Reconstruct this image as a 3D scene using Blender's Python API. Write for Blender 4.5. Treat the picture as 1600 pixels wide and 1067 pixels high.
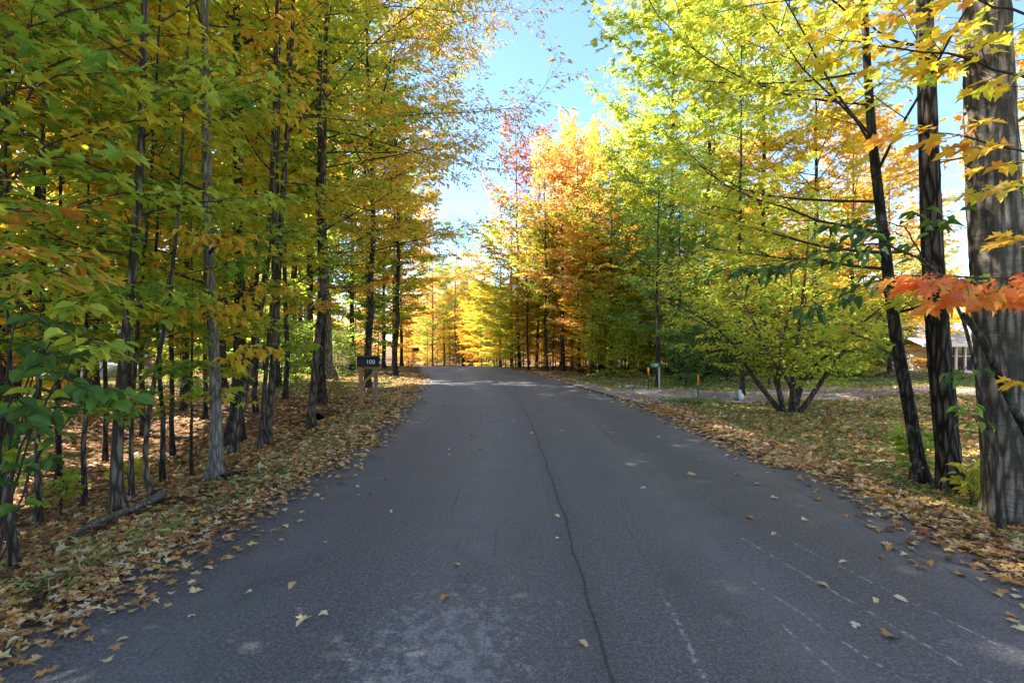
import bpy, math, random
import numpy as np
from mathutils import Vector, Matrix
R = math.radians
PI = math.pi
for o in list(bpy.data.objects):
    bpy.data.objects.remove(o)
sc = bpy.context.scene
C = sc.collection

# ------------------------------------------------------------------ camera
cam_data = bpy.data.cameras.new("camera")
cam_data.sensor_width = 36.0
cam_data.lens = 18.0
cam_data.clip_start = 0.05
cam_data.clip_end = 3000.0
cam = bpy.data.objects.new("camera", cam_data)
cam.location = (0, 0, 1.5)
cam.rotation_euler = (R(90), 0, 0)
C.objects.link(cam)
sc.camera = cam

# ------------------------------------------------------------------ light
SUN_AZ, SUN_EL = -76.0, 45.0       # degrees from +Y towards +X (negative: to the left), elevation
world = bpy.data.worlds.new("World")
sc.world = world
world.use_nodes = True
wn, wl = world.node_tree.nodes, world.node_tree.links
wn.clear()
wo = wn.new("ShaderNodeOutputWorld")
bg = wn.new("ShaderNodeBackground")
sky = wn.new("ShaderNodeTexSky")
sky.sky_type = 'NISHITA'
sky.sun_disc = False
sky.sun_elevation = R(SUN_EL)
sky.sun_rotation = R(SUN_AZ)
sky.air_density = 0.8
sky.dust_density = 0.1
sky.ozone_density = 4.5
tc = wn.new("ShaderNodeTexCoord")
mp = wn.new("ShaderNodeMapping")
mp.inputs['Scale'].default_value = (1.0, 1.0, 2.4)
mp.inputs['Location'].default_value = (0.3, 0.0, 0.4)
nz = wn.new("ShaderNodeTexNoise")
nz.inputs['Scale'].default_value = 3.2
nz.inputs['Detail'].default_value = 8
nz.inputs['Roughness'].default_value = 0.62
cr = wn.new("ShaderNodeValToRGB")
cr.color_ramp.elements[0].position = 0.60
cr.color_ramp.elements[1].position = 0.80
mx = wn.new("ShaderNodeMix")
mx.data_type = 'RGBA'
mx.inputs[7].default_value = (5.2, 5.6, 6.3, 1)
wl.new(tc.outputs['Generated'], mp.inputs['Vector'])
wl.new(mp.outputs['Vector'], nz.inputs['Vector'])
wl.new(nz.outputs['Fac'], cr.inputs['Fac'])
wl.new(cr.outputs['Color'], mx.inputs[0])
wl.new(sky.outputs['Color'], mx.inputs[6])
wl.new(mx.outputs[2], bg.inputs['Color'])
bg.inputs['Strength'].default_value = 0.074
wl.new(bg.outputs['Background'], wo.inputs['Surface'])

sun_data = bpy.data.lights.new("sun", 'SUN')
sun_data.energy = 3.1
sun_data.angle = R(0.53)
sun_data.color = (1.0, 0.93, 0.82)
sun = bpy.data.objects.new("sun", sun_data)
sdir = Vector((math.sin(R(SUN_AZ)) * math.cos(R(SUN_EL)), math.cos(R(SUN_AZ)) * math.cos(R(SUN_EL)), math.sin(R(SUN_EL))))
sun.rotation_euler = sdir.to_track_quat('Z', 'Y').to_euler()
C.objects.link(sun)
sc.view_settings.view_transform = 'Standard'
sc.view_settings.look = 'None'
sc.view_settings.gamma = 1
sc.view_settings.use_curve_mapping = False
sc.view_settings.exposure = 2.95
sc.render.engine = 'CYCLES'
cy = sc.cycles
cy.max_bounces = 10
cy.diffuse_bounces = 6
cy.glossy_bounces = 2
cy.transmission_bounces = 8
cy.transparent_max_bounces = 4
cy.use_denoising = True
cy.sample_clamp_indirect = 6.0
cy.caustics_reflective = False
cy.caustics_refractive = False

# ------------------------------------------------------------------ helpers
def tag(o, label=None, cat=None, group=None, kind=None):
    if label: o['label'] = label
    if cat: o['category'] = cat
    if group: o['group'] = group
    if kind: o['kind'] = kind
    return o

def thing(name, label, cat, loc=(0, 0, 0), rz=0.0, group=None, scale=1.0):
    o = bpy.data.objects.new(name, None)
    o.empty_display_size = 0.2
    C.objects.link(o)
    o.location = loc
    o.rotation_euler = (0, 0, rz)
    o.scale = (scale, scale, scale)
    return tag(o, label, cat, group)

def link(name, me, parent=None, mat=None, loc=None, rot=None):
    o = bpy.data.objects.new(name, me)
    C.objects.link(o)
    if parent is not None: o.parent = parent
    if loc is not None: o.location = loc
    if rot is not None: o.rotation_euler = rot
    if mat is not None:
        if len(me.materials) == 0:
            me.materials.append(mat)
        elif me.materials[0] != mat:
            o.material_slots[0].link = 'OBJECT'
            o.material_slots[0].material = mat
    return o

def np_mesh(name, V, F, tint=None, smooth=True, uv=None):
    """F: (n,3) or (n,4) int array, or a list of such arrays."""
    Fs = F if isinstance(F, list) else [F]
    Fs = [f for f in Fs if len(f)]
    me = bpy.data.meshes.new(name)
    V = np.ascontiguousarray(V, dtype=np.float32)
    me.vertices.add(len(V))
    me.vertices.foreach_set("co", V.ravel())
    li = np.concatenate([f.ravel() for f in Fs]).astype(np.int32)
    tot = np.concatenate([np.full(len(f), f.shape[1], dtype=np.int32) for f in Fs])
    st = np.concatenate([[0], np.cumsum(tot)[:-1]]).astype(np.int32)
    me.loops.add(len(li))
    me.loops.foreach_set("vertex_index", li)
    me.polygons.add(len(tot))
    me.polygons.foreach_set("loop_start", st)
    me.polygons.foreach_set("loop_total", tot)
    me.polygons.foreach_set("use_smooth", np.full(len(tot), smooth, dtype=bool))
    if tint is not None:
        a = me.attributes.new("tint", 'FLOAT', 'FACE')
        a.data.foreach_set("value", np.ascontiguousarray(tint, dtype=np.float32))
    if uv is not None:
        u = me.uv_layers.new(name="UVMap")
        u.data.foreach_set("uv", np.ascontiguousarray(uv[li], dtype=np.float32).ravel())
    me.update(calc_edges=True)
    return me

class MB:
    """collects boxes, tubes, faces into one mesh"""
    def __init__(s): s.V = []; s.F3 = []; s.F4 = []; s.n = 0
    def add(s, V, F):
        V = np.asarray(V, dtype=float); F = np.asarray(F, dtype=int)
        s.V.append(V)
        (s.F4 if F.shape[1] == 4 else s.F3).append(F + s.n)
        s.n += len(V)
        return s
    def box(s, c, d, rz=0.0, ry=0.0):
        x, y, z = np.array(d) / 2
        P = np.array([[-x,-y,-z],[x,-y,-z],[x,y,-z],[-x,y,-z],[-x,-y,z],[x,-y,z],[x,y,z],[-x,y,z]])
        if ry:
            c1, s1 = math.cos(ry), math.sin(ry)
            P = P @ np.array([[c1,0,-s1],[0,1,0],[s1,0,c1]])
        if rz:
            c1, s1 = math.cos(rz), math.sin(rz)
            P = P @ np.array([[c1,s1,0],[-s1,c1,0],[0,0,1]])
        return s.add(P + np.array(c), [[0,3,2,1],[4,5,6,7],[0,1,5,4],[1,2,6,5],[2,3,7,6],[3,0,4,7]])
    def tube(s, pts, rad, n=6, cap=True, wob=0.0, rng=None):
        pts = np.asarray(pts, dtype=float); m = len(pts)
        rad = np.full(m, rad) if np.isscalar(rad) else np.asarray(rad, dtype=float)
        T = np.gradient(pts, axis=0)
        T /= np.linalg.norm(T, axis=1)[:, None] + 1e-9
        ref = np.array([0.0, 1.0, 0.0]) if abs(T[:, 2]).mean() > 0.6 else np.array([0.0, 0.0, 1.0])
        A = np.cross(T, ref); A /= np.linalg.norm(A, axis=1)[:, None] + 1e-9
        B = np.cross(T, A)
        th = np.arange(n) * 2 * PI / n
        ring = np.cos(th)[None, :, None] * A[:, None, :] + np.sin(th)[None, :, None] * B[:, None, :]
        rr = rad[:, None] * np.ones((1, n))
        if wob and rng is not None: rr = rr * (1 + wob * rng.uniform(-1, 1, rr.shape))
        V = (pts[:, None, :] + ring * rr[:, :, None]).reshape(-1, 3)
        i = np.arange(m - 1)[:, None] * n; j = np.arange(n)[None, :]; k = (j + 1) % n
        F = np.stack([i + j, i + n + j, i + n + k, i + k], axis=-1).reshape(-1, 4)
        s.add(V, F)
        if cap:
            v0 = s.n - m * n; c0 = s.n; c1 = s.n + 1
            s.V.append(np.array([pts[0], pts[-1]])); s.n += 2
            a = np.arange(n); bq = (a + 1) % n
            s.F3.append(np.stack([np.full(n, c0), v0 + a, v0 + bq], -1))
            s.F3.append(np.stack([np.full(n, c1), v0 + (m-1)*n + bq, v0 + (m-1)*n + a], -1))
        return s
    def mesh(s, name, smooth=False):
        V = np.concatenate(s.V)
        Fs = []
        if s.F3: Fs.append(np.concatenate(s.F3))
        if s.F4: Fs.append(np.concatenate(s.F4))
        return np_mesh(name, V, Fs, smooth=smooth)
    def obj(s, name, mat, parent=None, smooth=False, loc=None, rot=None):
        return link(name, s.mesh(name, smooth), parent, mat, loc, rot)

def bevel(o, w=0.004, seg=2):
    m = o.modifiers.new("bevel", 'BEVEL'); m.width = w; m.segments = seg; m.limit_method = 'ANGLE'; return o

# ------------------------------------------------------------------ materials
class NT:
    def __init__(s, name):
        s.m = bpy.data.materials.new(name); s.m.use_nodes = True
        s.t = s.m.node_tree; s.t.nodes.clear()
        s.out = s.t.nodes.new("ShaderNodeOutputMaterial")
    def n(s, typ, **kw):
        nd = s.t.nodes.new("ShaderNode" + typ)
        for k, v in kw.items():
            if k in nd.inputs.keys() if hasattr(nd.inputs, 'keys') else False:
                nd.inputs[k].default_value = v
            else: setattr(nd, k, v)
        return nd
    def l(s, a, b): s.t.links.new(a, b)
    def ramp(s, fac, stops, interp='LINEAR'):
        r = s.t.nodes.new("ShaderNodeValToRGB"); e = r.color_ramp; e.interpolation = interp
        while len(e.elements) < len(stops): e.elements.new(0.5)
        for el, (p, c) in zip(e.elements, stops):
            el.position = p; el.color = (c[0], c[1], c[2], 1) if not np.isscalar(c) else (c, c, c, 1)
        s.l(fac, r.inputs['Fac']); return r.outputs['Color']
    def noise(s, vec, scale, detail=4, rough=0.55, dist=0.0):
        n = s.t.nodes.new("ShaderNodeTexNoise")
        n.inputs['Scale'].default_value = scale; n.inputs['Detail'].default_value = detail
        n.inputs['Roughness'].default_value = rough; n.inputs['Distortion'].default_value = dist
        if vec is not None: s.l(vec, n.inputs['Vector'])
        return n.outputs['Fac']
    def voro(s, vec, scale, out='Distance', feature='F1'):
        n = s.t.nodes.new("ShaderNodeTexVoronoi"); n.feature = feature
        n.inputs['Scale'].default_value = scale
        if vec is not None: s.l(vec, n.inputs['Vector'])
        return n.outputs[out]
    def math(s, op, a, b=None, c=None, clamp=False):
        n = s.t.nodes.new("ShaderNodeMath"); n.operation = op; n.use_clamp = clamp
        for i, v in enumerate((a, b, c)):
            if v is None: continue
            if hasattr(v, 'is_linked') or hasattr(v, 'links'): s.l(v, n.inputs[i])
            else: n.inputs[i].default_value = v
        return n.outputs[0]
    def mix(s, fac, a, b, mode='MIX'):
        n = s.t.nodes.new("ShaderNodeMix"); n.data_type = 'RGBA'; n.blend_type = mode
        for i, v in ((0, fac), (6, a), (7, b)):
            if hasattr(v, 'links'): s.l(v, n.inputs[i])
            elif i == 0: n.inputs[0].default_value = v
            else: n.inputs[i].default_value = (v[0], v[1], v[2], 1)
        return n.outputs[2]
    def mapping(s, vec, scale=(1, 1, 1), rot=(0, 0, 0)):
        n = s.t.nodes.new("ShaderNodeMapping"); n.inputs['Scale'].default_value = scale
        n.inputs['Rotation'].default_value = rot
        s.l(vec, n.inputs['Vector']); return n.outputs['Vector']
    def coord(s, which='Object'):
        return s.t.nodes.new("ShaderNodeTexCoord").outputs[which]
    def attr(s, name):
        n = s.t.nodes.new("ShaderNodeAttribute"); n.attribute_name = name; return n.outputs['Fac']
    def bump(s, h, strength=0.5, dist=0.02):
        n = s.t.nodes.new("ShaderNodeBump"); n.inputs['Strength'].default_value = strength
        n.inputs['Distance'].default_value = dist; s.l(h, n.inputs['Height']); return n.outputs['Normal']
    def principled(s, col, rough=0.8, spec=0.3, normal=None, metal=0.0):
        p = s.t.nodes.new("ShaderNodeBsdfPrincipled")
        if hasattr(col, 'links'): s.l(col, p.inputs['Base Color'])
        else: p.inputs['Base Color'].default_value = (col[0], col[1], col[2], 1)
        if hasattr(rough, 'links'): s.l(rough, p.inputs['Roughness'])
        else: p.inputs['Roughness'].default_value = rough
        p.inputs['Specular IOR Level'].default_value = spec
        p.inputs['Metallic'].default_value = metal
        if normal is not None: s.l(normal, p.inputs['Normal'])
        return p.outputs['BSDF']
    def done(s, shader):
        s.l(shader, s.out.inputs['Surface']); return s.m

def simple(name, col, rough=0.6, spec=0.4, metal=0.0, var=0.15, scale=12, bump=0.1, bscale=60):
    m = NT(name); co = m.coord()
    f = m.noise(co, scale, 5)
    dark = [c * (1 - var) for c in col]; lite = [min(1, c * (1 + var)) for c in col]
    col2 = m.ramp(f, [(0.3, dark), (0.7, lite)])
    nrm = m.bump(m.noise(co, bscale, 3), bump, 0.01)
    return m.done(m.principled(col2, rough, spec, nrm, metal))

def leaf_material(name, stops, trans=0.5, shift=0.18, boost=1.0, rough=0.5):
    """colour follows the per-leaf attribute 'tint', shifted a little from tree to tree"""
    m = NT(name)
    t = m.attr("tint")
    oi = m.t.nodes.new("ShaderNodeObjectInfo")
    t2 = m.math('ADD', t, m.math('MULTIPLY', m.math('SUBTRACT', oi.outputs['Random'], 0.5), shift), clamp=True)
    col = m.ramp(t2, stops)
    # fine mottling on each leaf
    f = m.noise(m.coord(), 35.0, 2)
    col = m.mix(0.55, col, m.ramp(f, [(0.3, 0.78), (0.7, 1.0)]), 'MULTIPLY')
    sp_ = m.noise(m.coord(), 140.0, 2)
    col = m.mix(m.ramp(sp_, [(0.66, 0.0), (0.72, 0.55)]), col, (0.20, 0.10, 0.03))
    d = m.principled(col, rough, 0.35)
    tr = m.t.nodes.new("ShaderNodeBsdfTranslucent")
    hs = m.t.nodes.new("ShaderNodeHueSaturation"); hs.inputs['Saturation'].default_value = 1.0
    hs.inputs['Value'].default_value = 1.32 * boost
    m.l(col, hs.inputs['Color']); m.l(hs.outputs['Color'], tr.inputs['Color'])
    ms = m.t.nodes.new("ShaderNodeMixShader"); ms.inputs[0].default_value = trans
    m.l(d, ms.inputs[1]); m.l(tr.outputs[0], ms.inputs[2])
    return m.done(ms.outputs[0])

G_D = (0.09, 0.185, 0.030); G_M = (0.21, 0.355, 0.042); G_L = (0.38, 0.49, 0.05); YG = (0.58, 0.57, 0.055)
Y_ = (0.74, 0.56, 0.04); GO = (0.74, 0.42, 0.045); OR = (0.70, 0.30, 0.06); RD = (0.42, 0.07, 0.035); PU = (0.17, 0.035, 0.05)
LM = {}
LM['green'] = leaf_material("leaf_green", [(0.0, G_D), (0.35, G_M), (0.7, G_L), (1.0, YG)])
LM['deep'] = leaf_material("leaf_deep_green", [(0.0, (0.03, 0.07, 0.015)), (0.6, G_D), (1.0, G_M)], trans=0.35)
LM['lime'] = leaf_material("leaf_lime", [(0.0, G_M), (0.3, G_L), (0.6, YG), (0.9, Y_), (1.0, GO)])
LM['yellow'] = leaf_material("leaf_yellow", [(0.0, G_L), (0.2, YG), (0.45, Y_), (0.8, GO), (1.0, OR)])
LM['gold'] = leaf_material("leaf_gold", [(0.0, YG), (0.2, Y_), (0.6, GO), (0.85, OR), (1.0, (0.5, 0.17, 0.07))])
LM['orange'] = leaf_material("leaf_orange", [(0.0, G_L), (0.22, YG), (0.42, (0.78, 0.52, 0.15)), (0.7, (0.76, 0.39, 0.14)), (1.0, (0.62, 0.22, 0.10))])
LM['red'] = leaf_material("leaf_red", [(0.0, (.80, .40, .07)), (0.35, (0.80, 0.24, 0.05)), (0.7, (.72, .14, .045)), (1.0, (.5, .08, .035))])
LM['purple'] = leaf_material("leaf_purple", [(0.0, G_M), (0.18, (.6, .33, .12)), (0.4, (.45, .16, .09)), (0.7, (.27, .085, .075)), (1.0, (0.34, 0.09, 0.085))])
LM['mixed'] = leaf_material("leaf_mixed", [(0.0, G_D), (0.28, G_M), (0.45, YG), (0.6, GO), (0.8, OR), (1.0, RD)], shift=0.3)
LM['needle'] = leaf_material("leaf_needle", [(0.0, (0.02, 0.05, 0.014)), (0.6, (0.05, 0.095, 0.03)), (1.0, (0.09, 0.14, 0.04))], trans=0.15)
LM['pale'] = leaf_material("leaf_pale_green", [(0.0, (0.09, 0.17, 0.03)), (0.5, (0.2, 0.32, 0.06)), (1.0, (0.36, 0.42, 0.08))])
litter_stops = [(0.0, (0.13, 0.065, 0.03)), (0.14, (0.30, 0.15, 0.06)), (0.28, (0.52, 0.29, 0.11)), (0.42, (0.58, 0.25, 0.07)),
                (0.55, (0.62, 0.43, 0.19)), (0.68, (0.68, 0.51, 0.30)), (0.80, (0.74, 0.61, 0.42)), (0.90, (0.72, 0.56, 0.10)), (1.0, (0.42, 0.14, 0.06))]
LM['litter'] = leaf_material("leaf_fallen", litter_stops, trans=0.2, shift=0.0, rough=0.65)
LM['grass'] = leaf_material("grass_blade", [(0.0, (0.08, 0.12, 0.03)), (0.5, (0.2, 0.25, 0.05)), (1.0, (0.45, 0.42, 0.15))], trans=0.35, shift=0.0)

def bark(name, dark, light, ring=0.0, fs=34, vs=3.5, bumps=0.9, moss=0.0, dist=0.02, speck=0.0):
    m = NT(name); co = m.coord()
    v = m.mapping(co, (1, 1, vs / fs))
    f1 = m.noise(v, fs * 1.5, 8, 0.72, 0.9)
    f2 = m.noise(co, 5, 4)
    f3 = m.voro(m.mapping(co, (1, 1, 0.16)), fs * 0.7, 'Distance', 'DISTANCE_TO_EDGE')
    h = m.math('ADD', f1, m.math('MULTIPLY', m.math('MINIMUM', f3, 0.35), 1.4))
    col = m.ramp(h, [(0.45, [c * .7 for c in dark]), (0.62, dark), (0.95, [min(1, c * 1.1) for c in light])])
    col = m.mix(0.75, col, m.ramp(f2, [(0.3, 0.55), (0.7, 1.0)]), 'MULTIPLY')
    if ring:
        r = m.noise(m.mapping(co, (3.0, 3.0, 22)), 2.4, 4, 0.6)
        col = m.mix(m.math('MULTIPLY', m.ramp(r, [(0.52, 0.0), (0.64, 1.0)]), ring), col, [c * 0.35 for c in dark])
        h = m.math('SUBTRACT', h, m.math('MULTIPLY', r, ring * .5))
    if moss:
        g = m.noise(co, 3.5, 4)
        col = m.mix(m.math('MULTIPLY', m.ramp(g, [(0.5, 0.0), (0.7, 1.0)]), moss), col, (0.07, 0.09, 0.025))
    if speck:
        g = m.noise(co, 9, 5, 0.7)
        col = m.mix(m.math('MULTIPLY', m.ramp(g, [(0.56, 0.0), (0.66, 1.0)]), speck), col, (0.34, 0.33, 0.30))
    return m.done(m.principled(col, 0.9, 0.2, m.bump(h, bumps, dist)))
BK = {}
BK['dark'] = bark("bark_dark", (0.022, 0.017, 0.013), (0.095, 0.078, 0.06), moss=0.3, speck=0.25)
BK['brown'] = bark("bark_brown", (0.05, 0.038, 0.028), (0.20, 0.16, 0.12), moss=0.25, speck=0.2)
BK['grey'] = bark("bark_grey", (0.06, 0.046, 0.033), (0.23, 0.185, 0.14), fs=30, moss=0.25)
BK['silver'] = bark("bark_silver", (0.10, 0.078, 0.058), (0.31, 0.25, 0.19), ring=0.45, fs=22, bumps=0.8, speck=0.15, moss=0.15)
BK['ridged'] = bark("bark_ridged", (0.02, 0.015, 0.012), (0.16, 0.125, 0.10), fs=26, vs=2.0, bumps=1.0, dist=0.035, moss=0.15)
BK['twig'] = simple("bark_twig", (0.055, 0.042, 0.032), 0.9, 0.1, var=0.3)
BK['dry'] = bark("bark_dry", (0.17, 0.145, 0.12), (0.32, 0.28, 0.235), fs=40, vs=3)

# ------------------------------------------------------------------ ground shape
EL = ([-40, 2.6, 3.42, 4.77, 8.2, 12.4, 18, 25.8, 31, 36, 44, 54, 70, 90], [-2.75, -2.62, -2.56, -2.44, -2.46, -2.8, -3.5, -4.7, -5.6, -6.9, -9.6, -14, -23, -40])
ER = ([-40, 3.37, 4.5, 5.95, 7.7, 10.3, 13.6, 16.8, 21.2, 25.8, 31, 36, 44, 54, 70, 90], [3.3, 3.37, 3.54, 3.57, 3.45, 3.35, 3.15, 2.7, 1.75, .65, -.97, -2.4, -5.0, -9.2, -17.5, -33])
EC = ([-40, 2.8, 5, 7.2, 10.3, 14.6, 19.4, 24.5, 31, 36, 44, 54, 70, 90], [.45, .44, .44, .40, .32, 0., -.6, -1.7, -3.1, -4.4, -7.2, -11.5, -20, -36])
def eL(y): return np.interp(y, *EL)
def eR(y): return np.interp(y, *ER)
def eC(y): return np.interp(y, *EC)
def sstep(a, b, x):
    t = np.clip((x - a) / (b - a), 0, 1); return t * t * (3 - 2 * t)
def drop(y):
    y = np.asarray(y, dtype=float)
    q = np.clip(y - 29.5, 0, 3.3)
    z = -0.0076 * q * q
    z = z - 0.0500 * np.clip(y - 32.8, 0, 50)
    return z
def gz(x, y):
    x = np.asarray(x, dtype=float); y = np.asarray(y, dtype=float)
    z = drop(y)
    dl = eL(y) - x            # metres left of the road edge
    dr = x - eR(y)
    near = 1 - sstep(9.5, 13.5, y)
    z = z - 0.10 * sstep(0.15, 1.3, dl) * near
    z = z - 0.38 * sstep(1.0, 3.0, dl) * (1 - sstep(4.2, 8.0, dl)) * near
    z = z - 1.0 * sstep(15, 32, x) * sstep(20, 36, y)
    z = z - 0.08 * sstep(0.1, 1.0, dr) * (1 - sstep(2.0, 6.0, dr))
    # low undulation away from the road
    off = np.clip(np.maximum(dl, dr) - 0.6, 0, 6) / 6
    z = z + off * (0.10 * np.sin(x * .55 + 1.3) * np.cos(y * .43) + 0.05 * np.sin(x * 1.7 + y * 1.1))
    z = z + 0.35 * sstep(0.8, 3, dl) * sstep(34, 42, y) * (1 - sstep(60, 75, y))
    pipe = np.exp(-(((x + 4.35) / 0.5) ** 2 + ((y - 11.1) / 0.5) ** 2))
    z = z - 0.22 * pipe
    return z
def G(x, y): return float(gz(x, y))

# ground sheet
def axis(vals):
    out = []
    for a, b, st in vals: out += list(np.arange(a, b, st))
    return np.array(out)
xs = axis([(-400, -60, 20), (-60, -16, 1.5), (-16, 16, 0.22), (16, 60, 1.5), (60, 401, 20)])
ys = axis([(-60, 0, 4), (0, 22, 0.22), (22, 60, 0.6), (60, 130, 3), (130, 601, 30)])
X, Y = np.meshgrid(xs, ys)
Z = gz(X, Y)
rngG = np.random.default_rng(5)
inroad = (X > eL(Y) + 0.12) & (X < eR(Y) - 0.12)
onshoulder = (X > eL(Y) - 0.05) & (X < eR(Y) + 0.05)
Z = np.where(inroad, Z - 0.035, Z + np.where(onshoulder, -0.004, rngG.uniform(-0.012, 0.02, Z.shape)))
V = np.stack([X.ravel(), Y.ravel(), Z.ravel()], -1)
nx, ny = len(xs), len(ys)
i = (np.arange(ny - 1)[:, None] * nx + np.arange(nx - 1)[None, :]).ravel()
F = np.stack([i, i + 1, i + nx + 1, i + nx], -1)
g_me = np_mesh("ground", V, F)
m = NT("ground_litter_and_grass")
pos = m.t.nodes.new("ShaderNodeNewGeometry").outputs['Position']
sp = m.t.nodes.new("ShaderNodeSeparateXYZ"); m.l(pos, sp.inputs[0])
cells = m.voro(m.mapping(pos, (1, 1.3, 1), (0, 0, .5)), 11, 'Color')
sc1 = m.t.nodes.new("ShaderNodeSeparateColor"); m.l(cells, sc1.inputs[0])
litter = m.ramp(sc1.outputs[0], [(0.0, (0.05, 0.03, 0.018)), (0.35, (0.14, 0.07, 0.03)), (0.55, (0.28, 0.14, 0.045)), (0.75, (0.38, 0.22, 0.10)), (0.9, (0.44, 0.32, 0.18)), (1.0, (0.36, 0.12, 0.03))])
n1 = m.noise(pos, 1.1, 5); n2 = m.noise(pos, 24, 4)
grassc = m.ramp(m.noise(pos, 40, 4, 0.7), [(0.3, (0.07, 0.085, 0.022)), (0.5, (0.17, 0.19, 0.045)), (0.75, (0.30, 0.29, 0.10))])
soil = m.ramp(n2, [(0.3, (0.02, 0.014, 0.01)), (0.7, (0.085, 0.06, 0.04))])
# grass amount: lawn on the right, verge beyond the mailbox on the left
lawn = m.math('MULTIPLY', m.ramp(sp.outputs[0], [(0.0, 0.0), (1.0, 1.0)]), 1.0)
mr = m.t.nodes.new("ShaderNodeMapRange"); mr.inputs[1].default_value = 2.0; mr.inputs[2].default_value = 4.5; m.l(sp.outputs[0], mr.inputs[0])
mr2 = m.t.nodes.new("ShaderNodeMapRange"); mr2.inputs[1].default_value = 14.5; mr2.inputs[2].default_value = 17.5; m.l(sp.outputs[1], mr2.inputs[0])
mr3 = m.t.nodes.new("ShaderNodeMapRange"); mr3.inputs[1].default_value = 19.0; mr3.inputs[2].default_value = 22.5; mr3.inputs[3].default_value = 1.0; mr3.inputs[4].default_value = 0.25; m.l(sp.outputs[1], mr3.inputs[0])
gr = m.math('MAXIMUM', mr.outputs[0], mr2.outputs[0])
gr = m.math('MULTIPLY', gr, mr3.outputs[0])
gfac = m.math('ADD', m.math('MULTIPLY', gr, 0.75), m.math('MULTIPLY', m.math('SUBTRACT', n1, 0.5), 1.5), clamp=True)
gfac = m.math('MULTIPLY', gfac, gr)
lit2 = m.mix(m.ramp(n1, [(0.35, 0.75), (0.65, 0.1)]), litter, soil)
cg = m.mix(m.ramp(gfac, [(0.25, 0.0), (0.55, 1.0)]), lit2, grassc)
m.done(m.principled(cg, 0.95, 0.15, m.bump(m.math('ADD', sc1.outputs[1], n2), 0.7, 0.02)))
ground = tag(link("ground", g_me, None, m.m), kind='structure')

# road
yr = axis([(-40, 0, 2), (0, 40, 0.4), (40, 90, 2)])
ncol = 21
rows, uvs = [], []
rngR = np.random.default_rng(11)
edgeL = rngR.normal(0, 0.018, len(yr)); edgeR = rngR.normal(0, 0.018, len(yr))
for k, y in enumerate(yr):
    a, b, c = eL(y) + edgeL[k], eR(y) + edgeR[k], eC(y)
    for j in range(ncol):
        t = j / (ncol - 1); x = a + (b - a) * t
        zc = 0.012 - 0.028 * abs(2 * t - 1) ** 2.2
        rows.append((x, y, float(drop(y)) + zc)); uvs.append((x - c, y))
i = (np.arange(len(yr) - 1)[:, None] * ncol + np.arange(ncol - 1)[None, :]).ravel()
r_me = np_mesh("road", np.array(rows), np.stack([i, i + 1, i + ncol + 1, i + ncol], -1), uv=np.array(uvs))
m = NT("asphalt")
uv = m.coord('UV'); su = m.t.nodes.new("ShaderNodeSeparateXYZ"); m.l(uv, su.inputs[0]); U, Vv = su.outputs[0], su.outputs[1]
fine = m.math('ADD', m.math('MULTIPLY', m.noise(uv, 95, 3, 0.7), .55), m.math('MULTIPLY', m.noise(uv, 42, 4, 0.75), .45))
agg = m.voro(uv, 120, 'Distance')
big = m.noise(m.mapping(uv, (1, .25, 1)), 0.9, 5, 0.6)
col = m.ramp(fine, [(0.36, (0.036, 0.034, 0.038)), (0.5, (0.092, 0.088, 0.096)), (0.64, (0.26, 0.25, 0.265))])
col = m.mix(0.8, col, m.ramp(big, [(0.3, 0.72), (0.7, 1.0)]), 'MULTIPLY')
# pale stone chips
chip = m.noise(uv, 46, 2, 0.5)
col = m.mix(m.ramp(chip, [(0.72, 0.0), (0.76, 0.7)]), col, (0.24, 0.24, 0.25))
# the longitudinal joint between the two lanes: a dark wandering line
wig = m.math('MULTIPLY', m.math('SUBTRACT', m.noise(uv, 1.3, 5), 0.5), 0.10)
jd = m.math('ABSOLUTE', m.math('ADD', U, wig))
jw = m.math('MULTIPLY', m.math('SUBTRACT', m.noise(uv, 22, 5, .7), 0.26, clamp=True), 0.055)
joint = m.math('SUBTRACT', 1.0, m.math('DIVIDE', jd, jw), clamp=True)
col = m.mix(m.math('MULTIPLY', joint, 1.3, clamp=True), col, (0.022, 0.022, 0.026))
wide = m.math('SUBTRACT', 1.0, m.math('DIVIDE', jd, 0.16), clamp=True)
col = m.mix(m.math('MULTIPLY', wide, m.ramp(m.noise(uv, 8, 5, .7), [(.35, 0.0), (.65, .55)])), col, (0.03, 0.03, 0.035))
# tyre-polished lanes, slightly paler, and blotches of older stain
for u_ in (-2.15, -.75, 1.0, 2.35):
    a_ = m.math('DIVIDE', m.math('ADD', m.math('SUBTRACT', U, u_), m.math('MULTIPLY', m.math('SUBTRACT', m.noise(uv, .35, 2), .5), .5)), .30)
    e_ = m.math('POWER', 2.718, m.math('MULTIPLY', m.math('MULTIPLY', a_, a_), -1.0))
    col = m.mix(m.math('MULTIPLY', e_, m.ramp(m.noise(uv, 2.2, 5, .65), [(.35, .05), (.65, .34)])), col, (0.19, 0.19, 0.20))
st_ = m.noise(m.mapping(uv, (1, .45, 1)), 2.3, 6, .65, .5)
col = m.mix(m.ramp(st_, [(.56, 0.0), (.70, .45)]), col, (.04, .04, .046))
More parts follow.
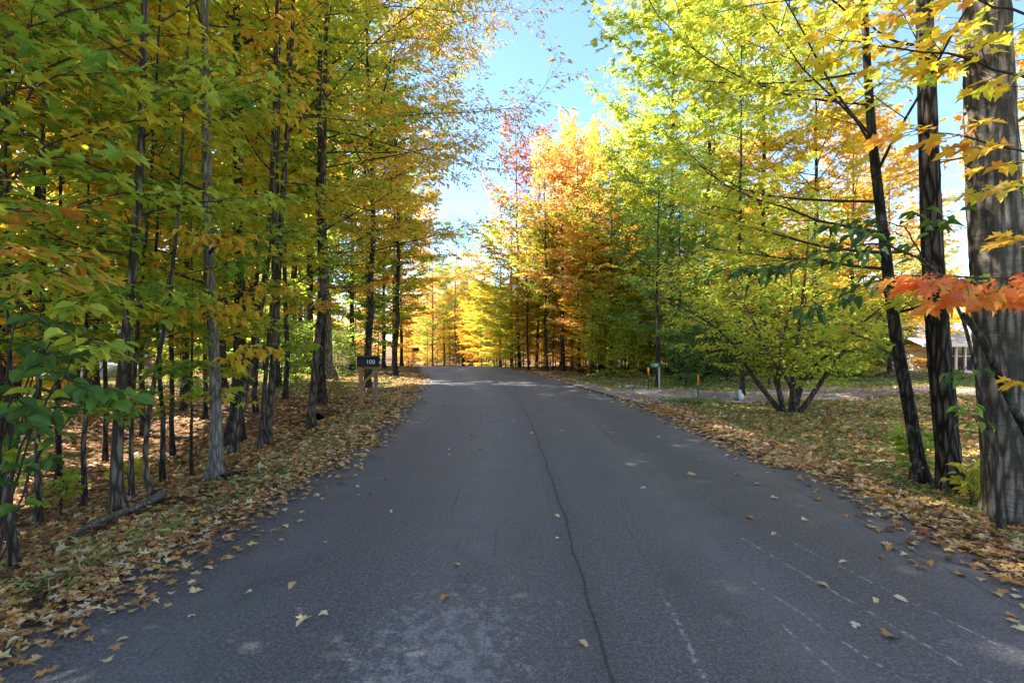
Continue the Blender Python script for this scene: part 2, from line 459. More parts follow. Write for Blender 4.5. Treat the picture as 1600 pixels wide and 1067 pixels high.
# worn, dusty patches where the binder has gone: left of the joint, close to the camera
pn = m.noise(m.mapping(uv, (1.0, .8, 1)), 13, 8, 0.72, 0.4)
gx = m.math('DIVIDE', m.math('ADD', U, 0.78), 0.55)
gy = m.math('DIVIDE', m.math('SUBTRACT', Vv, 2.35), 0.95)
msk = m.math('POWER', 2.718, m.math('MULTIPLY', m.math('ADD', m.math('MULTIPLY', gx, gx), m.math('MULTIPLY', gy, gy)), -1.0))
wear = m.ramp(m.math('ADD', pn, m.math('MULTIPLY', msk, 0.21)), [(0.64, 0.0), (0.74, 1.0)])
col = m.mix(m.math('MULTIPLY', wear, m.ramp(fine, [(.42, .2), (.54, .9)])), col, (0.27, 0.265, 0.275))
# scrape marks that follow the traffic: thin streaks on the right lane
def streak(u0, slope, v0, v1, w, seedscale):
    c = m.math('SUBTRACT', m.math('SUBTRACT', U, u0), m.math('MULTIPLY', m.math('SUBTRACT', Vv, v0), slope))
    c = m.math('ADD', c, m.math('MULTIPLY', m.math('SUBTRACT', m.noise(uv, 3.0, 3), .5), 0.05))
    a = m.math('SUBTRACT', 1.0, m.math('DIVIDE', m.math('ABSOLUTE', c), w), clamp=True)
    b = m.math('MULTIPLY', m.math('GREATER_THAN', Vv, v0), m.math('LESS_THAN', Vv, v1))
    n = m.ramp(m.noise(uv, seedscale, 4, 0.65), [(0.48, 0.0), (0.56, 1.0)])
    return m.math('MULTIPLY', m.math('MULTIPLY', a, b), n)
S = None
for args in [(0.40, 0.06, 2.1, 3.1, .02, 16), (1.72, -.22, 2.0, 3.9, .018, 13), (1.35, -.25, 2.0, 3.2, .016, 17), (2.05, -.25, 2.2, 4.0, .014, 21), (1.05, -.1, 2.0, 2.7, .014, 15)]:
    s1 = streak(*args); S = s1 if S is None else m.math('MAXIMUM', S, s1)
col = m.mix(m.math('MULTIPLY', S, m.ramp(m.noise(uv, 60, 3, .7), [(.4, .35), (.54, 1.0)]), clamp=True), col, (0.38, 0.385, 0.40))
# faint long roller lines
ln = m.noise(m.mapping(uv, (1.0, .02, 1)), 7.5, 3, .7)
col = m.mix(m.ramp(ln, [(0.56, 0.0), (0.70, 0.38)]), col, (0.11, 0.113, 0.125))
ln2 = m.noise(m.mapping(uv, (1.0, .015, 1)), 11, 3, .7)
col = m.mix(m.ramp(ln2, [(0.62, 0.0), (0.68, 0.5)]), col, (0.02, 0.02, 0.024))
# the pale cross mark a few car lengths ahead
cm = m.math('MULTIPLY', m.math('SUBTRACT', 1.0, m.math('DIVIDE', m.math('ABSOLUTE', m.math('SUBTRACT', Vv, 12.6)), 0.16), clamp=True),
            m.math('SUBTRACT', 1.0, m.math('DIVIDE', m.math('ABSOLUTE', m.math('ADD', U, 1.25)), 0.9), clamp=True))
col = m.mix(m.math('MULTIPLY', cm, m.ramp(m.noise(uv, 9, 4), [(0.35, 0.1), (0.6, 0.8)])), col, (0.22, 0.22, 0.23))
# dust and grit gathered along both edges further off
rough = m.ramp(big, [(0.3, 0.52), (0.7, 0.66)])
hgt = m.math('SUBTRACT', m.math('ADD', m.math('MULTIPLY', fine, 0.8), agg), m.math('MULTIPLY', joint, 1.5))
m.done(m.principled(col, rough, 0.5, m.bump(hgt, 0.55, 0.006)))
road = tag(link("road", r_me, None, m.m), kind='structure')

# gravel driveway on the right
dv_far = [(1.9, 18.3), (3.2, 17.2), (5.0, 16.5), (9, 15.8), (14, 15.3), (22, 15.0), (34, 14.6)]
dv_near = [(3.15, 11.9), (3.8, 12.6), (5.2, 13.2), (9, 13.5), (14, 13.3), (22, 12.9), (34, 12.4)]
def sheet(name, A, B, mat, lift, na=60, nb=14):
    A = np.array(A, float); B = np.array(B, float)
    def res(P):
        t = np.linspace(0, len(P) - 1, na); k = np.arange(len(P)); return np.stack([np.interp(t, k, P[:, 0]), np.interp(t, k, P[:, 1])], -1)
    A, B = res(A), res(B); rows = []
    for q in range(nb):
        s_ = q / (nb - 1); P = A * (1 - s_) + B * s_
        rows.append(np.stack([P[:, 0], P[:, 1], gz(P[:, 0], P[:, 1]) + lift], -1))
    V = np.concatenate(rows); i = (np.arange(nb - 1)[:, None] * na + np.arange(na - 1)[None, :]).ravel()
    return link(name, np_mesh(name, V, np.stack([i, i + na, i + na + 1, i + 1], -1)), None, mat)
m = NT("gravel"); pos = m.t.nodes.new("ShaderNodeNewGeometry").outputs['Position']
gc = m.voro(pos, 38, 'Color'); ss = m.t.nodes.new("ShaderNodeSeparateColor"); m.l(gc, ss.inputs[0])
c = m.ramp(ss.outputs[0], [(0, (0.12, 0.10, 0.09)), (0.5, (0.25, 0.21, 0.19)), (1, (0.40, 0.35, 0.32))])
c = m.mix(0.6, c, m.ramp(m.noise(pos, 0.8, 5), [(0.3, 0.6), (0.7, 1.0)]), 'MULTIPLY')
m.done(m.principled(c, 0.9, 0.2, m.bump(ss.outputs[1], 0.6, 0.012)))
MAT_GRAVEL = m.m
tag(sheet("driveway", dv_far, dv_near, m.m, 0.028), kind='structure')

# ------------------------------------------------------------------ leaf templates (length along +x, 0..1; fold in z)
def fan(out, ctr, zc=0.0):
    out = np.array(out, float); n = len(out)
    V = np.concatenate([[[ctr[0], ctr[1], zc]], out]); F = np.array([[0, k, k + 1] for k in range(1, n)] + [[0, n, 1]])
    return V, F
half = [(0.0, .02), (-.06, .28), (.10, .22), (.16, .50), (.30, .36), (.48, .56), (.50, .34), (.46, .18), (.72, .24), (.78, .12), (1.0, 0)]
mo = [(x, -y, 0.05 * abs(y) * 3 - .12 * (x - .3) ** 2) for x, y in half] + [(x, y, 0.05 * abs(y) * 3 - .12 * (x - .3) ** 2) for x, y in half[-2::-1]]
T_MAPLE = fan([p for p in mo], (0.30, 0.0), 0.0)
T_MAPLE_LO = fan([(0, 0, 0), (.02, -.34, .06), (.26, -.20, .02), (.52, -.50, .08), (.60, -.14, 0), (1, 0, -.08), (.60, .14, 0), (.52, .50, .08), (.26, .20, .02), (.02, .34, .06)], (.35, 0), 0.0)
T_STAR = (np.array([(0, 0, 0), (.30, -.46, .08), (.5, 0, -.02), (1, 0, -.06), (.30, .46, .08)]), np.array([[0, 1, 2], [1, 3, 2], [0, 2, 4], [2, 3, 4]]))
T_OVATE = (np.array([(0, 0, 0), (.28, -.27, .07), (.62, -.24, .05), (1, 0, -.09), (.62, .24, .05), (.28, .27, .07), (.45, 0, -.01)]),
           np.array([[0, 1, 6], [1, 2, 6], [2, 3, 6], [3, 4, 6], [4, 5, 6], [5, 0, 6]]))
T_LANCE = (np.array([(0, 0, 0), (.42, -.17, .05), (1, 0, -.09), (.42, .17, .05)]), np.array([[0, 1, 2], [0, 2, 3]]))
T_BLADE = (np.array([(0, -.035, 0), (0, .035, 0), (.6, .02, .12), (1, 0, .5)]), np.array([[0, 1, 2], [0, 2, 3]]))
T_ROUND = (np.array([(0, 0, 0), (.12, -.30, .05), (.45, -.40, .07), (.78, -.27, .03), (1, 0, -.08), (.78, .27, .03), (.45, .40, .07), (.12, .30, .05), (.45, 0, -.02)]),
           np.array([[0, 1, 8], [1, 2, 8], [2, 3, 8], [3, 4, 8], [4, 5, 8], [5, 6, 8], [6, 7, 8], [7, 0, 8]]))

def nrmz(a): return a / (np.linalg.norm(a, axis=-1, keepdims=True) + 1e-9)
RL = np.random.default_rng(2); CURL = 1.0
T_STICK = (np.array([(0, -.025, 0), (1, -.015, 0), (1, .015, .02), (0, .025, .03)]), np.array([[0, 1, 2], [0, 2, 3]]))
def stamp(T, P, D, N, S):
    """leaf template at points P, lengthwise D, normal near N, size S -> V, F"""
    D = nrmz(D); B = nrmz(np.cross(N, D)); Nn = np.cross(D, B)
    tv, tf = T; n_ = len(P); w_ = RL.uniform(.68, 1.12, (n_, 1, 1)); c_ = RL.uniform(.3, 2.6, (n_, 1, 1)); q_ = RL.normal(0, .13, (n_, 1, 1)); b_ = -RL.uniform(-.28, .08, (n_, 1, 1)) * CURL
    V = P[:, None, :] + S[:, None, None] * (tv[None, :, 0:1] * D[:, None, :] + (tv[None, :, 1:2] * w_ + q_ * tv[None, :, 0:1] ** 2) * B[:, None, :] + (tv[None, :, 2:3] * c_ - b_ * tv[None, :, 0:1] ** 2) * Nn[:, None, :])
    k = len(tv); F = (np.arange(len(P))[:, None, None] * k + tf[None]).reshape(-1, 3)
    return V.reshape(-1, 3), F
def leaves_mesh(name, T, P, D, N, S, tint, centre=None):
    V, F = stamp(T, P, D, N, S)
    return np_mesh(name, V, F, np.repeat(tint, len(T[1])), smooth=False)

LEAFM = {}
def leaf_variant(T, key, k, vv=0):
    q = (key, k, vv)
    if q not in LEAFM:
        V, F = T; rg_ = np.random.default_rng(k * 7 + 1 + vv * 101)
        V = V.copy(); V[:, 1] *= rg_.uniform(.8, 1.12); V[:, 2] = V[:, 2] * rg_.uniform(.6, 3.0) + rg_.normal(0, .018, len(V))
        V[:, :2] += rg_.normal(0, .018, (len(V), 2)); V[:, 1] += rg_.normal(0, .12) * V[:, 0] ** 2; V[:, 2] -= rg_.uniform(-.05, .35) * V[:, 0] ** 2
        me = np_mesh("leaf", V, F, np.full(len(F), 0.0), smooth=False)
        a = np.full(len(F), k / 5 + rg_.uniform(-.04, .04)); me.attributes['tint'].data.foreach_set("value", np.clip(a, 0, 1).astype(np.float32))
        LEAFM[q] = me
    return LEAFM[q]
def put_leaf(T, key, k, p, d, nrm, s_, mat, parent=None, name='leaf'):
    d = nrmz(np.array(d, float)); b = nrmz(np.cross(nrm, d)); n_ = np.cross(d, b)
    o = bpy.data.objects.new(name, leaf_variant(T, key, k, int(abs(p[0] * 977 + p[1] * 613)) % 4)); C.objects.link(o)
    M = Matrix(((d[0], b[0], n_[0], p[0]), (d[1], b[1], n_[1], p[1]), (d[2], b[2], n_[2], p[2]), (0, 0, 0, 1)))
    o.matrix_basis = M @ Matrix.Scale(s_, 4)
    if parent is not None: o.parent = parent
    if len(o.data.materials) == 0: o.data.materials.append(mat)
    if o.data.materials[0] != mat:
        o.material_slots[0].link = 'OBJECT'; o.material_slots[0].material = mat
    return o

# ------------------------------------------------------------------ tree generator
def rot_z(v, a):
    c, s_ = math.cos(a), math.sin(a); return np.array([v[0] * c - v[1] * s_, v[0] * s_ + v[1] * c, v[2]])
def curve(p, d, L, n, rng, wob=0.12, lift=0.0):
    pts = [np.array(p, float)]; d = np.array(d, float); d /= np.linalg.norm(d)
    for k in range(n):
        d = d + rng.normal(0, wob, 3) + np.array([0, 0, lift / n]); d /= np.linalg.norm(d)
        pts.append(pts[-1] + d * L / n)
    return np.array(pts)
def along(pts, t):
    f = t * (len(pts) - 1); k = min(int(f), len(pts) - 2); w = f - k
    return pts[k] * (1 - w) + pts[k + 1] * w, nrmz(pts[k + 1] - pts[k])

def grow(seed, H=10., r0=.12, t0=.25, nb=26, blen=3., elev=(10, 55), lift=.25, shape='round', nsec=6, ntw=4, nleaf=10, leafT=T_STAR, lsize=.10,
         trunk=None, azr=None, spread=.35, droop=.3, flat=.45, wob=.05, sec_f=.45, tw_f=.45, sides=9, flare=1.5, tintmap=None, trunk_rings=26, compound=False, maxz=None, twigs=True):
    rng = np.random.default_rng(seed)
    if trunk is None:
        n = trunk_rings; z = np.linspace(0, H, n)
        w = np.cumsum(rng.normal(0, wob, (n, 2)), axis=0) * (H / 26) * .8; w -= w[0]
        tp = np.column_stack([w, z])
    else:
        tp = np.array(trunk, float)
        s0 = np.linspace(0, 1, len(tp)); s1 = np.linspace(0, 1, trunk_rings)
        tp = np.stack([np.interp(s1, s0, tp[:, k]) for k in range(3)], -1)
        for _ in range(2): tp[1:-1] = (tp[:-2] + 2 * tp[1:-1] + tp[2:]) / 4
        H = tp[-1, 2] - tp[0, 2]
    hz = (tp[:, 2] - tp[0, 2]) / H
    rad = r0 * (1 - .86 * hz ** 1.1) + r0 * (flare - 1) * np.exp(-hz * H / .16)
    wt = MB(); wt.tube(tp, rad, sides, False, .04, rng)
    if sides >= 12:
        # root flare in lobes and ridged, uneven bark
        m_ = len(tp); VV = wt.V[0].reshape(m_, sides, 3); th_ = np.arange(sides) * 2 * PI / sides
        lobe = (np.abs(np.sin(2.5 * th_ + rng.uniform(0, 3))) ** 1.5)[None, :] * (.38 * np.exp(-hz * H / .16))[:, None]
        rn = rng.normal(0, 1, (m_ + 8, sides)); rn = sum(rn[a_:a_ + m_] for a_ in range(9)) / 3
        big_ = .035 * np.sin(th_[None, :] * 2 + hz[:, None] * 9 + 1) + .02 * np.sin(th_[None, :] * 3 - hz[:, None] * 21)
        fac = 1 + lobe + big_ + (.022 if sides > 30 else .012) * rn
        wt.V[0] = (tp[:, None, :] + (VV - tp[:, None, :]) * fac[:, :, None]).reshape(-1, 3)
    limbs = []; LP = []; LD = []; LT = []
    Ht = np.clip(H, 1, 100)
    for b in range(nb):
        f = (b + rng.uniform(0, 1)) / nb
        t = t0 + (1 - t0) * f * .985
        p, td = along(tp, t)
        if shape == 'round': sl = math.sin(PI * min(1, (.12 + .88 * (1 - f)) ** .8)) ** .6 * .85 + .15
        elif shape == 'cone': sl = (1 - f) ** .8 * .95 + .06
        elif shape == 'vase': sl = .45 + .55 * math.sin(PI * (.15 + .7 * f))
        else: sl = .9 - .55 * f
        L = blen * sl * rng.uniform(.75, 1.2)
        az = b * 2.399 + rng.uniform(-.4, .4)
        if azr: az = rng.normal(azr[0], azr[1])
        e = R(elev[0] + (elev[1] - elev[0]) * f + rng.normal(0, 7))
        d = np.array([math.cos(az) * math.cos(e), math.sin(az) * math.cos(e), math.sin(e)])
        br = min(.42 * np.interp(t, hz, rad), .014 * L + .006) 
        bp = curve(p, d, L, 7, rng, .09, lift)
        lm = MB(); lm.tube(bp, br * np.linspace(1, .22, len(bp)) ** 1.0, 5, False)
        segs = []
        for q in range(nsec):
            u = .22 + .78 * (q + rng.uniform(0, .8)) / nsec; u = min(u, .97)
            sp_, sd = along(bp, u); sgn = 1 if q % 2 else -1
            d2 = rot_z(sd, sgn * R(rng.uniform(35, 65))); d2[2] = d2[2] * .55 + rng.normal(0, .10)
            L2 = L * sec_f * (1 - .55 * u) * rng.uniform(.7, 1.25) + .12
            s2 = curve(sp_, d2, L2, 4, rng, .10, lift * .4)
            lm.tube(s2, max(.0035, br * .38) * np.linspace(1, .3, len(s2)), 4 if br > .02 else 3, False)
            segs.append(s2)
            for w_ in range(ntw):
                u2 = .2 + .8 * (w_ + rng.uniform(0, .8)) / ntw; u2 = min(u2, .98)
                p3, d3 = along(s2, u2); sg = 1 if w_ % 2 else -1
                d3 = rot_z(d3, sg * R(rng.uniform(30, 60))); d3[2] = d3[2] * .5 - droop * .2 + rng.normal(0, .08)
                L3 = L2 * tw_f * rng.uniform(.7, 1.3) + .08
                s3 = curve(p3, d3, L3, 2, rng, .10, -droop * .3)
                if twigs: lm.tube(s3, [.003, .0022, .0012] if lsize < .2 else [.004, .003, .002], 3, False)
                segs.append(s3)
        segs.append(bp[4:])
        limbs.append(lm)
        for s_ in segs:
            L_ = np.linalg.norm(np.diff(s_, axis=0), axis=1).sum()
            k = max(3, int(nleaf * min(2.2, L_ / .45) * rng.uniform(.7, 1.2)))
            ts = rng.uniform(.12, 1.04, k) * (len(s_) - 1)
            i0 = np.clip(ts.astype(int), 0, len(s_) - 2); w_ = (ts - i0)[:, None]
            P = s_[i0] * (1 - w_) + s_[i0 + 1] * w_; dd = nrmz(s_[i0 + 1] - s_[i0])
            side = rng.choice([-1, 1], k); a = side * rng.uniform(.3, 1.3, k)
            D = np.stack([dd[:, 0] * np.cos(a) - dd[:, 1] * np.sin(a), dd[:, 0] * np.sin(a) + dd[:, 1] * np.cos(a), dd[:, 2] * .4 - rng.uniform(0, droop * 1.6, k)], -1)
            D = nrmz(D)
            P = P + D * (rng.uniform(.15, .7, k) * lsize * (.9 if not compound else .5))[:, None] + rng.normal(0, spread * lsize * .35, (k, 3))
            LP.append(P); LD.append(D); LT.append(np.full(k, rng.normal(0, .10)))
    P = np.concatenate(LP); D = np.concatenate(LD); cl = np.concatenate(LT)
    if maxz is not None:
        kk = P[:, 2] < maxz; P, D, cl = P[kk], D[kk], cl[kk]
    n = len(P)
    N = nrmz(np.array([0, 0, 1.0]) + rng.normal(0, flat, (n, 3)))
    ph = rng.uniform(0, 6, 6)
    clump = (np.sin(P[:, 0] * 1.1 + ph[0]) * np.sin(P[:, 1] * 1.2 + ph[1]) + np.sin(P[:, 2] * .9 + ph[2]) + .6 * np.sin(P[:, 0] * 2.7 + P[:, 2] * 2.1 + ph[3])) / 2.6
    tint = .45 + .20 * clump + cl + rng.normal(0, .10, n)
    if tintmap is not None: tint = tint + tintmap(P, rng)
    tint = np.clip(tint, 0, 1)
    S = lsize * rng.uniform(.65, 1.25, n)
    lm_me = leaves_mesh("crown", leafT, P, D, N, S, tint)
    return dict(trunk=wt, limbs=limbs, crown=lm_me, H=H, nleaf=n, raw=(P, D, N, S, tint), T=leafT)

def joined(mbs):
    j = MB()
    for a in mbs:
        off = j.n
        j.V += a.V; j.F3 += [f + off for f in a.F3]; j.F4 += [f + off for f in a.F4]; j.n += a.n
    return j

class Proto:
    def __init__(s, **kw):
        g = grow(**kw); s.H = g['H']
        s.trunk = g['trunk'].mesh("trunk", True)
        s.limbs = joined(g['limbs']).mesh("limbs", True) if g['limbs'] else None
        s.crown = g['crown']
        s.tris = len(s.crown.polygons)

def plant(proto, x, y, label, pal, bk='brown', scale=1.0, rz=None, name='maple_tree', cat='tree', group=None, tilt=(0, 0), zoff=-.04, sxy=None):
    t = thing(name, label, cat, (x, y, G(x, y) + zoff), rz if rz is not None else random.uniform(0, 6.28), group, scale)
    if tilt != (0, 0): t.rotation_euler = (R(tilt[0]), R(tilt[1]), t.rotation_euler[2])
    if sxy: t.scale = (scale * sxy, scale * sxy, scale)
    link("trunk", proto.trunk, t, BK[bk])
    if proto.limbs: link("limbs", proto.limbs, t, BK['twig' if bk != 'grey' else 'brown'])
    link("crown", proto.crown, t, LM[pal])
    return t

def hero(name, label, cat, x, y, trunk_px, d, r0, pal, bk, hires=False, split=True, group=None, **kw):
    """a tree whose trunk follows points given as (lateral offset, height) from its base"""
    t = thing(name, label, cat, (x, y, G(x, y) - .03), 0, group)
    g = grow(trunk=[(a, b, c) for a, b, c in trunk_px], r0=r0, **kw)
    return t, g
def finish(t, g, pal, bk, split=True, nobj=0, barkdetail=0, seed=1, trunk_obj=True):
    me = g['trunk'].mesh("trunk", True)
    link("trunk", me, t, BK[bk])
    if split:
        for lm in g['limbs']: lm.obj("limb", BK['twig'], t, True)
    elif g['limbs']: joined(g['limbs']).obj("limbs", BK['twig'], t, True)
    if nobj:
        # the leaves that show largest become parts of their own
        P, D, N, S, ti = g['raw']; W_ = P + np.array(t.location); dist = np.linalg.norm(W_ - np.array([0, 0, 1.5]), axis=1)
        inv = (np.abs(W_[:, 0] / W_[:, 1]) < 1.02) & (np.abs((W_[:, 2] - 1.5) / W_[:, 1]) < .68) & (W_[:, 1] > 1)
        order = np.argsort(np.where(inv, dist / S, 1e9))[:nobj]; order = order[inv[order]]
        keep = np.ones(len(P), bool); keep[order] = False
        bpy.data.meshes.remove(g['crown'])
        cm_ = leaves_mesh("crown", g['T'], P[keep], D[keep], N[keep], S[keep], ti[keep])
        key = {id(T_MAPLE): 'maple', id(T_OVATE): 'ovate'}[id(g['T'])]
        for q in order: put_leaf(g['T'], key, int(round(ti[q] * 5)), P[q], D[q], N[q], S[q], LM[pal], t)
        tag(link("crown", cm_, t, LM[pal]), kind='stuff')
    else: link("crown", g['crown'], t, LM[pal])
    return t

random.seed(3)
# prototypes -------------------------------------------------------
PR = {}
PR['mid1'] = Proto(seed=1, H=10, r0=.11, t0=.20, nb=34, blen=3.0, elev=(5, 55), lift=.2, nsec=6, ntw=4, nleaf=13, leafT=T_STAR, lsize=.125, twigs=False)
PR['mid2'] = Proto(seed=2, H=9, r0=.10, t0=.16, nb=34, blen=2.7, elev=(0, 50), lift=.25, nsec=6, ntw=4, nleaf=13, leafT=T_STAR, lsize=.125, twigs=False)
PR['mid3'] = Proto(seed=3, H=11, r0=.12, t0=.28, nb=34, blen=2.8, elev=(10, 60), lift=.3, nsec=6, ntw=4, nleaf=13, leafT=T_STAR, lsize=.13, twigs=False)
PR['tall1'] = Proto(seed=4, H=16, r0=.17, t0=.36, nb=32, blen=3.8, elev=(15, 60), lift=.35, nsec=7, ntw=4, nleaf=11, leafT=T_STAR, lsize=.15, twigs=False)
PR['tall2'] = Proto(seed=5, H=15, r0=.16, t0=.30, nb=30, blen=3.6, elev=(8, 58), lift=.3, nsec=7, ntw=4, nleaf=11, leafT=T_STAR, lsize=.15, twigs=False)
PR['slim1'] = Proto(seed=6, H=12, r0=.065, t0=.30, nb=32, blen=1.7, elev=(15, 60), lift=.3, shape='vase', nsec=5, ntw=3, nleaf=14, leafT=T_STAR, lsize=.125, twigs=False)
PR['slim2'] = Proto(seed=7, H=10, r0=.05, t0=.18, nb=32, blen=1.5, elev=(0, 50), lift=.2, shape='vase', nsec=5, ntw=3, nleaf=14, leafT=T_STAR, lsize=.12, twigs=False)
PR['slim3'] = Proto(seed=8, H=13, r0=.075, t0=.42, nb=32, blen=1.9, elev=(20, 60), lift=.3, shape='vase', nsec=5, ntw=4, nleaf=14, leafT=T_STAR, lsize=.13, twigs=False)
PR['young1'] = Proto(seed=9, H=5.2, r0=.028, t0=.22, nb=15, blen=1.35, elev=(5, 45), lift=.1, nsec=5, ntw=3, nleaf=8, leafT=T_MAPLE_LO, lsize=.12, shape='vase', flat=.3)
PR['young2'] = Proto(seed=10, H=6.5, r0=.034, t0=.26, nb=17, blen=1.6, elev=(0, 50), lift=.1, nsec=5, ntw=3, nleaf=8, leafT=T_MAPLE_LO, lsize=.12, shape='vase', flat=.3)
PR['young3'] = Proto(seed=12, H=3.4, r0=.02, t0=.2, nb=11, blen=1.0, elev=(0, 40), lift=.05, nsec=4, ntw=3, nleaf=8, leafT=T_MAPLE_LO, lsize=.11, shape='vase', flat=.3)
PR['near1'] = Proto(seed=13, H=9.5, r0=.075, t0=.22, nb=24, blen=2.3, elev=(5, 50), lift=.15, nsec=6, ntw=4, nleaf=6, leafT=T_MAPLE_LO, lsize=.115, flat=.3)
PR['near2'] = Proto(seed=14, H=11, r0=.09, t0=.27, nb=24, blen=2.6, elev=(5, 50), lift=.15, nsec=6, ntw=4, nleaf=6, leafT=T_MAPLE_LO, lsize=.12, flat=.3)
PR['ash1'] = Proto(seed=15, H=12, r0=.065, t0=.30, nb=26, blen=3.0, elev=(10, 55), lift=.2, nsec=7, ntw=4, nleaf=16, leafT=T_LANCE, lsize=.11, flat=.5, droop=.45, twigs=False)
PR['ash2'] = Proto(seed=16, H=8, r0=.08, t0=.16, nb=28, blen=2.4, elev=(5, 55), lift=.3, nsec=7, ntw=4, nleaf=15, leafT=T_LANCE, lsize=.10, flat=.6, droop=.3, twigs=False)
PR['thin'] = Proto(seed=17, H=14, r0=.10, t0=.34, nb=24, blen=2.2, elev=(25, 65), lift=.25, shape='vase', nsec=6, ntw=3, nleaf=6, leafT=T_STAR, lsize=.15, twigs=False)
PR['bush1'] = Proto(seed=18, H=1.9, r0=.02, t0=.02, nb=26, blen=1.2, elev=(20, 80), lift=.25, nsec=5, ntw=3, nleaf=12, leafT=T_OVATE, lsize=.075, flat=.8)
PR['bush2'] = Proto(seed=19, H=1.4, r0=.02, t0=.02, nb=22, blen=1.1, elev=(10, 75), lift=.2, nsec=5, ntw=3, nleaf=11, leafT=T_OVATE, lsize=.09, flat=.7)
PR['spruce'] = Proto(seed=20, H=17, r0=.20, t0=.08, nb=70, blen=2.7, elev=(-12, 35), lift=.1, shape='cone', nsec=7, ntw=3, nleaf=9, leafT=T_LANCE, lsize=.17, flat=.7, droop=.5, twigs=False)
PR['yew'] = Proto(seed=21, H=1.5, r0=.03, t0=.03, nb=40, blen=1.4, elev=(12, 60), lift=.1, nsec=7, ntw=4, nleaf=12, leafT=T_LANCE, lsize=.07, flat=.9, droop=.2, shape='x', twigs=False)
PR['under1'] = Proto(seed=22, H=7.5, r0=.05, t0=.05, nb=36, blen=2.6, elev=(-5, 45), lift=.12, nsec=6, ntw=4, nleaf=11, leafT=T_STAR, lsize=.12, flat=.3, twigs=False)
PR['under2'] = Proto(seed=23, H=6.0, r0=.045, t0=.08, nb=30, blen=2.4, elev=(-5, 45), lift=.12, nsec=6, ntw=4, nleaf=11, leafT=T_STAR, lsize=.12, flat=.3, twigs=False)
print('LEAVES', {k: v.tris for k, v in PR.items()})

def WX(px, d): return (px - 800) / 800 * d
def WZ(py, d): return 1.5 - (py - 533.5) / 800 * d

def trunk_from(px_pts, d, H, lean=(0, 0), ydrift=0.0):
    """trunk points (relative to the base) from measured positions, carried on upwards to height H"""
    x0 = WX(px_pts[0][0], d)
    pts = [(WX(px, d) - x0, ydrift * k, WZ(py, d) - WZ(px_pts[0][1], d)) for k, (px, py) in enumerate(px_pts)]
    a, b = np.array(pts[-2]), np.array(pts[-1]); v = (b - a) / (b - a)[2]
    v = np.array([v[0] * .5, v[1] * .5, 1.0])
    z = b[2]; k = 1
    while z < H:
        st = min(1.5, H - z + .01); b = b + v * st; z += st; pts.append(tuple(b))
    return x0, pts

def hero_tree(px_pts, d, H, r0, label, pal, bk, seed, name='maple_tree', cat='tree', split=True, group=None, nobj=0, **kw):
    x0, pts = trunk_from(px_pts, d, H)
    t = thing(name, label, cat, (x0, d, G(x0, d) - .05), 0, group)
    g = grow(seed=seed, trunk=pts, r0=r0 * (1.0 if d == 4.49 else .84), H=H, **kw)
    return finish(t, g, pal, bk, split, nobj)

# ------------------------------------------------------------------ the three trees at the right-hand verge
hero_tree([(1440, 748), (1425, 640), (1400, 520), (1386, 400), (1374, 300), (1360, 180), (1350, 0)], 5.66, 9.5, .078,
          "dark slender maple leaning left at the right verge, first of the three roadside trunks", 'lime', 'dark', 31, nobj=240,
          t0=.22, nb=20, blen=3.3, elev=(0, 35), lift=.35, azr=(2.9, 1.0), nsec=6, ntw=4, nleaf=6, leafT=T_MAPLE, lsize=.10, sides=14, flat=.3, spread=.5)
hero_tree([(1487, 758), (1470, 560), (1458, 400), (1450, 200), (1445, 0)], 5.4, 13, .128,
          "straight brown trunk with ridged bark, middle of the three roadside trees on the right", 'yellow', 'ridged', 32, nobj=150,
          t0=.32, nb=16, blen=2.6, elev=(15, 55), lift=.2, nsec=5, ntw=4, nleaf=6, leafT=T_MAPLE, lsize=.10, sides=48, trunk_rings=120, flare=1.25, flat=.3)
hero_tree([(1590, 800), (1574, 600), (1560, 400), (1548, 200), (1541, 20)], 4.49, 14, .205,
          "thickest trunk with grey banded bark at the right edge of the road", 'gold', 'silver', 33, nobj=150,
          t0=.33, nb=14, blen=2.4, elev=(15, 55), lift=.2, azr=(-.4, 1.5), nsec=5, ntw=4, nleaf=6, leafT=T_MAPLE, lsize=.10, sides=64, trunk_rings=140, flare=1.2, flat=.3)
hero_tree([(1612, 700), (1602, 400), (1585, 200), (1570, 0)], 6.6, 11, .07,
          "thin yellow maple just behind the thickest grey trunk on the right", 'gold', 'dark', 34, split=False,
          t0=.2, nb=18, blen=2.2, elev=(0, 50), nsec=5, ntw=4, nleaf=5, leafT=T_MAPLE_LO, lsize=.11, flat=.3)

# ------------------------------------------------------------------ left roadside trees, near to far
hero_tree([(26, 868), (14, 780), (0, 700), (-25, 560)], 3.61, 4.5, .034,
          "thin grey leaning stem nearest the camera at the left verge", 'lime', 'grey', 41, nobj=50,
          t0=.55, nb=8, blen=1.0, elev=(5, 40), nsec=4, ntw=3, nleaf=6, leafT=T_MAPLE, lsize=.10, flat=.3)
hero_tree([(187, 785), (180, 700), (190, 560), (203, 440), (214, 330), (222, 180), (226, 0)], 4.76, 8.0, .060,
          "smooth grey brown trunk left of the bent sapling, behind the long driftwood log", 'lime', 'grey', 42, nobj=200,
          t0=.30, nb=16, blen=1.7, elev=(0, 45), nsec=5, ntw=4, nleaf=6, leafT=T_MAPLE, lsize=.105, sides=14, flat=.3)
hero_tree([(206, 752), (204, 640), (212, 520), (222, 400), (236, 260)], 5.6, 7.5, .030,
          "thin straight sapling just right of the smooth grey brown trunk", 'lime', 'brown', 43, nobj=150,
          t0=.34, nb=13, blen=1.3, elev=(0, 45), nsec=4, ntw=4, nleaf=6, leafT=T_MAPLE, lsize=.10, flat=.3)
